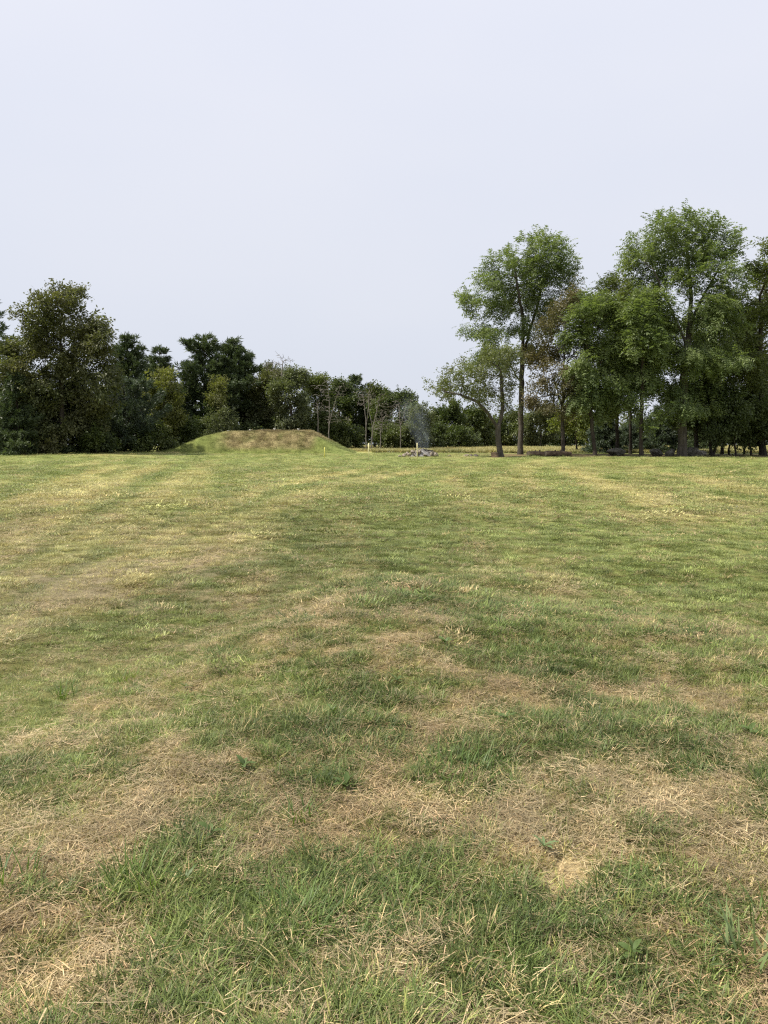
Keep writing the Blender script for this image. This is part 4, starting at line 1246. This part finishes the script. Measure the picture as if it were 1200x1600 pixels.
r = np.random.default_rng(11)
G_SHORT = [tuft_mesh('short_tuft', r, 26, 0.055, 0.02, 0.06, 0.0034, 0.9, M_GRASS, 0.9) for _ in range(6)]
G_LONG = [tuft_mesh('long_tuft', r, 34, 0.055, 0.035, 0.095, 0.0032, 1.2, M_GRASS, 0.75) for _ in range(6)]
G_WIDE = [tuft_mesh('turf_patch', r, 100, 0.16, 0.02, 0.06, 0.006, 0.8, M_GRASS, 0.9, 2) for _ in range(5)]
G_FAR = [tuft_mesh('turf_clump', r, 90, 0.38, 0.025, 0.08, 0.016, 0.8, M_GRASS, 0.9, 2) for _ in range(5)]
S_LIT = [litter_mesh('straw_litter', r, 36, 0.1, 0.02, 0.085, 0.0023, M_STRAW) for _ in range(6)]
S_LONG = [litter_mesh('long_straw', r, 2, 0.08, 0.12, 0.28, 0.003, M_STRAW, 0.05) for _ in range(6)]
S_WIDE = [litter_mesh('straw_patch', r, 60, 0.24, 0.03, 0.11, 0.0055, M_STRAW, 0.03) for _ in range(5)]


def field_points(y0, y1, dens, margin=2.2):
    """points per square metre over what the camera can see between two distances, with a margin to the sides"""
    hw1 = 0.53 * y1 + margin
    n_ = int(dens * (y1 - y0) * 2 * hw1)
    x = r.uniform(-hw1, hw1, n_); y = r.uniform(y0, y1, n_)
    k = np.abs(x) < 0.53 * y + margin
    return x[k], y[k]


def green_colour(lush, hump, x, y, n_):
    t = np.clip(r.normal(0.45, 0.28, n_) + (fbm(x * 0.8, y * 0.8, 131, 3) - 0.5) * 1.1, 0, 1)
    deep = lerp3((0.048, 0.086, 0.025), (0.115, 0.17, 0.042), t)
    pale = lerp3((0.16, 0.185, 0.048), (0.31, 0.30, 0.09), t)
    s = np.clip(sstep(0.85, 0.3, lush) + r.normal(0, .18, n_), 0, 1)
    k = (hump * 0.75)[:, None]
    c = deep * (1 - s[:, None]) + pale * s[:, None]
    c2 = lerp3((0.14, 0.185, 0.055), (0.255, 0.295, 0.095), t) * (1 - s[:, None]) + lerp3((0.275, 0.27, 0.10), (0.42, 0.385, 0.175), t) * s[:, None]
    dead = (r.random(n_) < 0.1 + 0.34 * sstep(0.6, 0.2, lush) * hump)[:, None]
    c = c * k + c2 * (1 - k)
    return np.where(dead, np.array([[0.40, 0.33, 0.17]]) * r.uniform(0.6, 1.15, (n_, 1)), c)


def tilt_rot(x, y, n_, amt=0.12):
    return np.stack([r.normal(0, amt, n_), r.normal(0, amt, n_), r.uniform(0, 6.28, n_)], -1)


GP, GR, GS, GI, GC = [], [], [], [], []
SP, SR, SS, SI, SCc = [], [], [], [], []
NV = len(G_SHORT)


def put_green(x, y, zone):
    lush, hump, bare, row = turf(x, y)
    if zone == 'near':
        keep = r.random(len(x)) < np.clip(0.46 + 0.85 * lush ** 1.2, 0, 1) * (1 - 0.9 * bare)
    else:
        keep = r.random(len(x)) < np.clip(0.55 + 0.6 * lush, 0, 1) * (1 - 0.75 * bare)
    x, y, lush, hump = x[keep], y[keep], lush[keep], hump[keep]
    if zone == 'far':
        k = r.random(len(x)) > litter_shade(x, y) * 1.05
        x, y, lush, hump = x[k], y[k], lush[k], hump[k]
    n_ = len(x)
    c = green_colour(lush, hump, x, y, n_)
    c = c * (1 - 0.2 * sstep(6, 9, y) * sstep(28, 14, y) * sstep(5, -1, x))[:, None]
    rw = (turf(x, y)[3] * 0.62)[:, None]
    c = c * (1 - rw) + np.array([[0.46, 0.41, 0.185]]) * rw
    c = c * np.exp(r.normal(0, 0.2, (n_, 1)) + (fbm(x * 5, y * 3.5, 171, 3) - 0.5)[:, None] * {'near': 0.8, 'mid': 1.1, 'far': 0.8}[zone] + 0.07)
    if zone == 'near':
        longm = r.random(n_) < hump * sstep(0.5, 0.95, lush) * sstep(7.5, 4, y) * 0.75
        idx = np.where(longm, r.integers(6, 12, n_), r.integers(0, 6, n_))
        s = r.uniform(0.65, 1.15, n_) * (0.75 + 0.4 * lush * hump)
    elif zone == 'mid':
        idx = r.integers(12, 17, n_); s = r.uniform(0.7, 1.2, n_) * (0.85 + 0.35 * lush * hump) * (0.65 + 0.8 * sstep(0.35, 0.7, fbm(x * 4, y * 4, 175, 2)))
    else:
        idx = r.integers(17, 22, n_); s = r.uniform(0.7, 1.3, n_) * (0.65 + 0.8 * sstep(0.35, 0.7, fbm(x * 2, y * 2, 177, 2)))
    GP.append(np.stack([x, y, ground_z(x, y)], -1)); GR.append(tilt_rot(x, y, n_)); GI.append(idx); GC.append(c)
    GS.append(np.stack([s, s, s * r.uniform(0.75, 1.2, n_) * {'near': 1, 'mid': 0.8, 'far': 0.5}[zone]], -1))


def put_straw(x, y, zone):
    lush, hump, bare, row = turf(x, y)
    keep = r.random(len(x)) < np.clip(1.12 - 1.1 * lush, 0.18, 1) * (1 - 0.85 * bare) * (0.3 + 0.7 * hump if zone == 'near' else np.clip(1.25 - lush * 1.3, 0, 1))
    x, y, lush = x[keep], y[keep], lush[keep]
    n_ = len(x)
    t = np.clip(r.normal(0.5, 0.3, n_), 0, 1)
    c = lerp3((0.235, 0.175, 0.082), (0.49, 0.395, 0.22), t) * np.exp((fbm(x * 3.2, y * 3.2, 145, 3) - 0.5) * 1.1)[:, None] * np.array([[0.98, 1.0, 1.07]])
    pk = sstep(0.5, 0.75, fbm(x * 0.9, y * 0.9, 141, 3))[:, None]
    c = c * (1 - 0.4 * pk) + c * np.array([[1.02, 0.86, 0.78]]) * 0.4 * pk
    if zone == 'near':
        idx = np.where(r.random(n_) < 0.035, r.integers(6, 12, n_), r.integers(0, 6, n_)); s = r.uniform(0.7, 1.2, n_)
    else:
        idx = r.integers(12, 17, n_); s = r.uniform(0.7, 1.25, n_)
    SP.append(np.stack([x, y, ground_z(x, y) + 0.004], -1)); SR.append(tilt_rot(x, y, n_, 0.1)); SI.append(idx); SCc.append(c)
    SS.append(np.stack([s, s, s], -1))


def fade_in(x, y, a, b_):
    k = r.random(len(x)) < sstep(a, b_, y)
    return x[k], y[k]

put_green(*field_points(1.2, 4.5, 900), 'near')
put_green(*fade_in(*field_points(4.5, 14, 560), 14, 5.5), 'near')
put_green(*fade_in(*fade_in(*field_points(5, 30, 105), 5, 11), 30, 16), 'mid')
put_green(*fade_in(*fade_in(*field_points(12, 60, 20), 12, 26), 60, 36), 'far')
put_green(*fade_in(*field_points(34, 82, 5.5), 34, 55), 'far')
put_straw(*field_points(1.2, 4.5, 620), 'near')
put_straw(*fade_in(*field_points(4.5, 14, 380), 14, 5.5), 'near')
put_straw(*fade_in(*fade_in(*field_points(5, 40, 34), 5, 11), 40, 14), 'mid')
# weeds on the mound
n_ = 5200
x = r.uniform(MXL0, MXR1, n_); y = r.uniform(MY0 - 0.5, MY2, n_)
z, f = mound_h(x, y); mc, fr_ = mound_colour(x, y)
k = (f > 0.04)
GP.append(np.stack([x, y, z], -1)[k]); GR.append(tilt_rot(x, y, n_)[k]); GI.append(r.integers(17, 22, n_)[k])
GC.append((mc * r.uniform(0.75, 1.35, (n_, 1)))[k]); s = r.uniform(0.5, 0.95, n_) * (1 + 0.5 * fr_); GS.append(np.stack([s, s, s * 1.2], -1)[k])
scatter('grass', np.concatenate(GP), np.concatenate(GR), np.concatenate(GS), np.concatenate(GI), np.concatenate(GC), G_SHORT + G_LONG + G_WIDE + G_FAR, 'green grass blades covering the field in patches', 'grass')
scatter('dry_grass', np.concatenate(SP), np.concatenate(SR), np.concatenate(SS), np.concatenate(SI), np.concatenate(SCc), S_LIT + S_LONG + S_WIDE, 'straw-coloured dead grass lying between the green tufts', 'dry grass')

# ------------------------------------------------------------------ meadow of goldenrod and ripe grass behind the trees
G_ROD = []
for _ in range(5):
    V, Fq, fm = [], [], []
    for k in range(26):
        a = r.uniform(0, 6.28); q = 0.45 * math.sqrt(r.random())
        v, f = blade_strip((q * math.cos(a), q * math.sin(a), 0), np.array([r.normal(0, .2), r.normal(0, .2), 1.0]), r.uniform(0.35, 0.7), 0.06, 0.4, r, 2)
        Fq += [tuple(i + len(V) for i in ff) for ff in f]; V += v
    G_ROD.append(make_mesh('meadow_clump', V, Fq, [M_GRASS]))
n_ = 26000
y = 84 + 60 * r.random(n_) ** 1.6; x = r.uniform(-0.09, 0.62, n_) * y
k = ~((y < 90) & (x < -1))
x, y = x[k], y[k]; n_ = len(x)
t = np.clip(fbm(x * 0.25, y * 0.15, 151, 3) * 1.3 - 0.2 + r.normal(0, .2, n_), 0, 1)
c = lerp3((0.24, 0.25, 0.095), (0.48, 0.43, 0.185), t)
s = r.uniform(0.5, 1.0, n_)
scatter('meadow_flowers', np.stack([x, y, ground_z(x, y)], -1), tilt_rot(x, y, n_), np.stack([s, s, s * 0.75], -1), r.integers(0, 5, n_), c, G_ROD, 'yellow flowering meadow strip behind the right-hand trees', 'meadow')

# ------------------------------------------------------------------ single tall tufts and broad-leaved weeds in the foreground
M_TUFT = {}
for nm, dk, lt in (('deep', (0.055, 0.1, 0.026), (0.125, 0.19, 0.045)), ('fresh', (0.07, 0.12, 0.025), (0.16, 0.23, 0.045)), ('grey', (0.09, 0.13, 0.055), (0.17, 0.22, 0.085))):
    M_TUFT[nm] = leaf_mat('tuft_' + nm, dk, lt, None, 0.3, 2.0)
TUFTS = ((104, 1090, 36, 0.07, 0.2, 'deep', 'upright dark grass tuft alone on the short turf at left'), (195, 1062, 40, 0.1, 0.13, 'fresh', 'broad fresh green tuft right of the upright dark one'),
         (468, 1285, 34, 0.05, 0.17, 'deep', 'narrow grass tuft on bare straw near the middle'), (1165, 1500, 30, 0.08, 0.24, 'grey', 'tall broad-bladed grey-green tuft at the lower right edge'),
         (720, 1215, 80, 0.16, 0.2, 'deep', 'big dense dark tuft right of the picture middle'), (215, 1385, 46, 0.09, 0.2, 'fresh', 'bright upright tuft beside the dark green patch, lower left'),
         (10, 1375, 40, 0.1, 0.18, 'deep', 'dark tuft cut by the left edge, lower part'), (1192, 1440, 30, 0.07, 0.18, 'deep', 'dark tuft cut by the right edge above the tall grey-green one'),
         (470, 1450, 46, 0.1, 0.2, 'deep', 'splayed dark tuft in the lower middle green patch'), (570, 945, 40, 0.16, 0.18, 'deep', 'dark tuft on the crest of the rough ground'))
for k, (px, py, nb, rad, h, mt, lab) in enumerate(TUFTS):
    q = gpt(px, py); q[2] = float(ground_z(q[0], q[1]))
    wdt = 0.009 if mt == 'grey' else 0.0055
    add('grass_tuft', tuft_mesh('grass_tuft', r, nb, rad, h * 0.45, h, wdt, 0.8, M_TUFT[mt], 0.55, 4), label=lab, cat='grass tuft', group='single tufts in the foreground', loc=q)

def leaf_blade(r, L, w, lobes=0):
    V, Fq = [], []
    ns = 7
    for k in range(ns + 1):
        t = k / ns
        ww = w * (math.sin(math.pi * (0.08 + 0.9 * t)) ** 0.8) * 0.5 * (1 if not lobes or k % 2 else 0.55)
        z = 0.32 * L * math.sin(t * 1.9) * 0.7 - 0.12 * L * t * t
        V += [(L * t, -ww, z + 0.15 * ww), (L * t, 0, z - 0.1 * ww), (L * t, ww, z + 0.15 * ww)]
    for k in range(ns):
        for j in range(2):
            Fq.append((3 * k + j, 3 * k + j + 1, 3 * k + 4 + j, 3 * k + 3 + j))
    return V, Fq

M_WEED = leaf_mat('weed_leaf', (0.06, 0.1, 0.028), (0.115, 0.165, 0.045), (0.12, 0.17, 0.045), 0.3, 3.0)
M_WEED2 = leaf_mat('weed_leaf_pale', (0.10, 0.15, 0.06), (0.17, 0.23, 0.10), None, 0.3, 3.0)
LEAFM = [make_mesh('leaf', *leaf_blade(r, 0.11, 0.045), [M_WEED], True), make_mesh('leaf', *leaf_blade(r, 0.14, 0.032, 1), [M_WEED], True), make_mesh('leaf', *leaf_blade(r, 0.12, 0.03, 1), [M_WEED2], True)]
WEEDS = ((540, 1236, 0, 9, 1.1, 'dark broad-leaved weed on straw, right of the picture middle tuft'), (380, 1205, 0, 10, 1.1, 'broad-leaved weed above the lower left green patch'),
         (850, 1335, 2, 9, 1.0, 'pale jagged-leaved weed beside the bare sandy patch'), (620, 1070, 1, 9, 1.2, 'jagged-leaved weed below the crest of the rough ground'),
         (330, 1310, 0, 4, 1.0, 'weed with one pale upright leaf in the dark green patch'), (290, 1385, 1, 9, 1.0, 'jagged-leaved weed in the lower left green patch'),
         (520, 1120, 1, 9, 1.2, 'spreading weed left of the jagged-leaved one near the crest'), (695, 1010, 0, 8, 1.1, 'small broad-leaved weed right of the crest'), (790, 1130, 1, 9, 1.1, 'jagged-leaved weed above the big dense tuft'),
         (1170, 1150, 0, 8, 1.2, 'broad-leaved weed near the right edge'), (290, 1080, 1, 8, 1.1, 'jagged-leaved weed on the slope left of the crest'), (990, 1500, 0, 7, 0.9, 'small broad-leaved weed low in the right corner'))
for k, (px, py, lm, nl, s, lab) in enumerate(WEEDS):
    q = gpt(px, py); q[2] = float(ground_z(q[0], q[1])) + 0.02
    e = bpy.data.objects.new('broadleaf_weed', None); COL.objects.link(e); e.location = q
    e['label'] = lab; e['category'] = 'weed'; e['group'] = 'broad-leaved weeds in the grass'
    for j in range(nl):
        o = add('leaf', LEAFM[lm], e, loc=(0, 0, r.uniform(0, 0.015)))
        o.rotation_euler = (r.normal(0, .2), r.uniform(-0.55, 0.15), 6.283 * j / nl + r.normal(0, .25)); o.scale = (s * 0.5 * r.uniform(0.5, 1.2),) * 3

print('scene built in %.1f s' % (time.time() - T0))
tri = sum(sum(len(p.vertices) - 2 for p in o.data.polygons) if len(o.data.polygons) < 300 else 2 * len(o.data.polygons) for o in SC.objects if o.type == 'MESH')
print('triangles', tri)
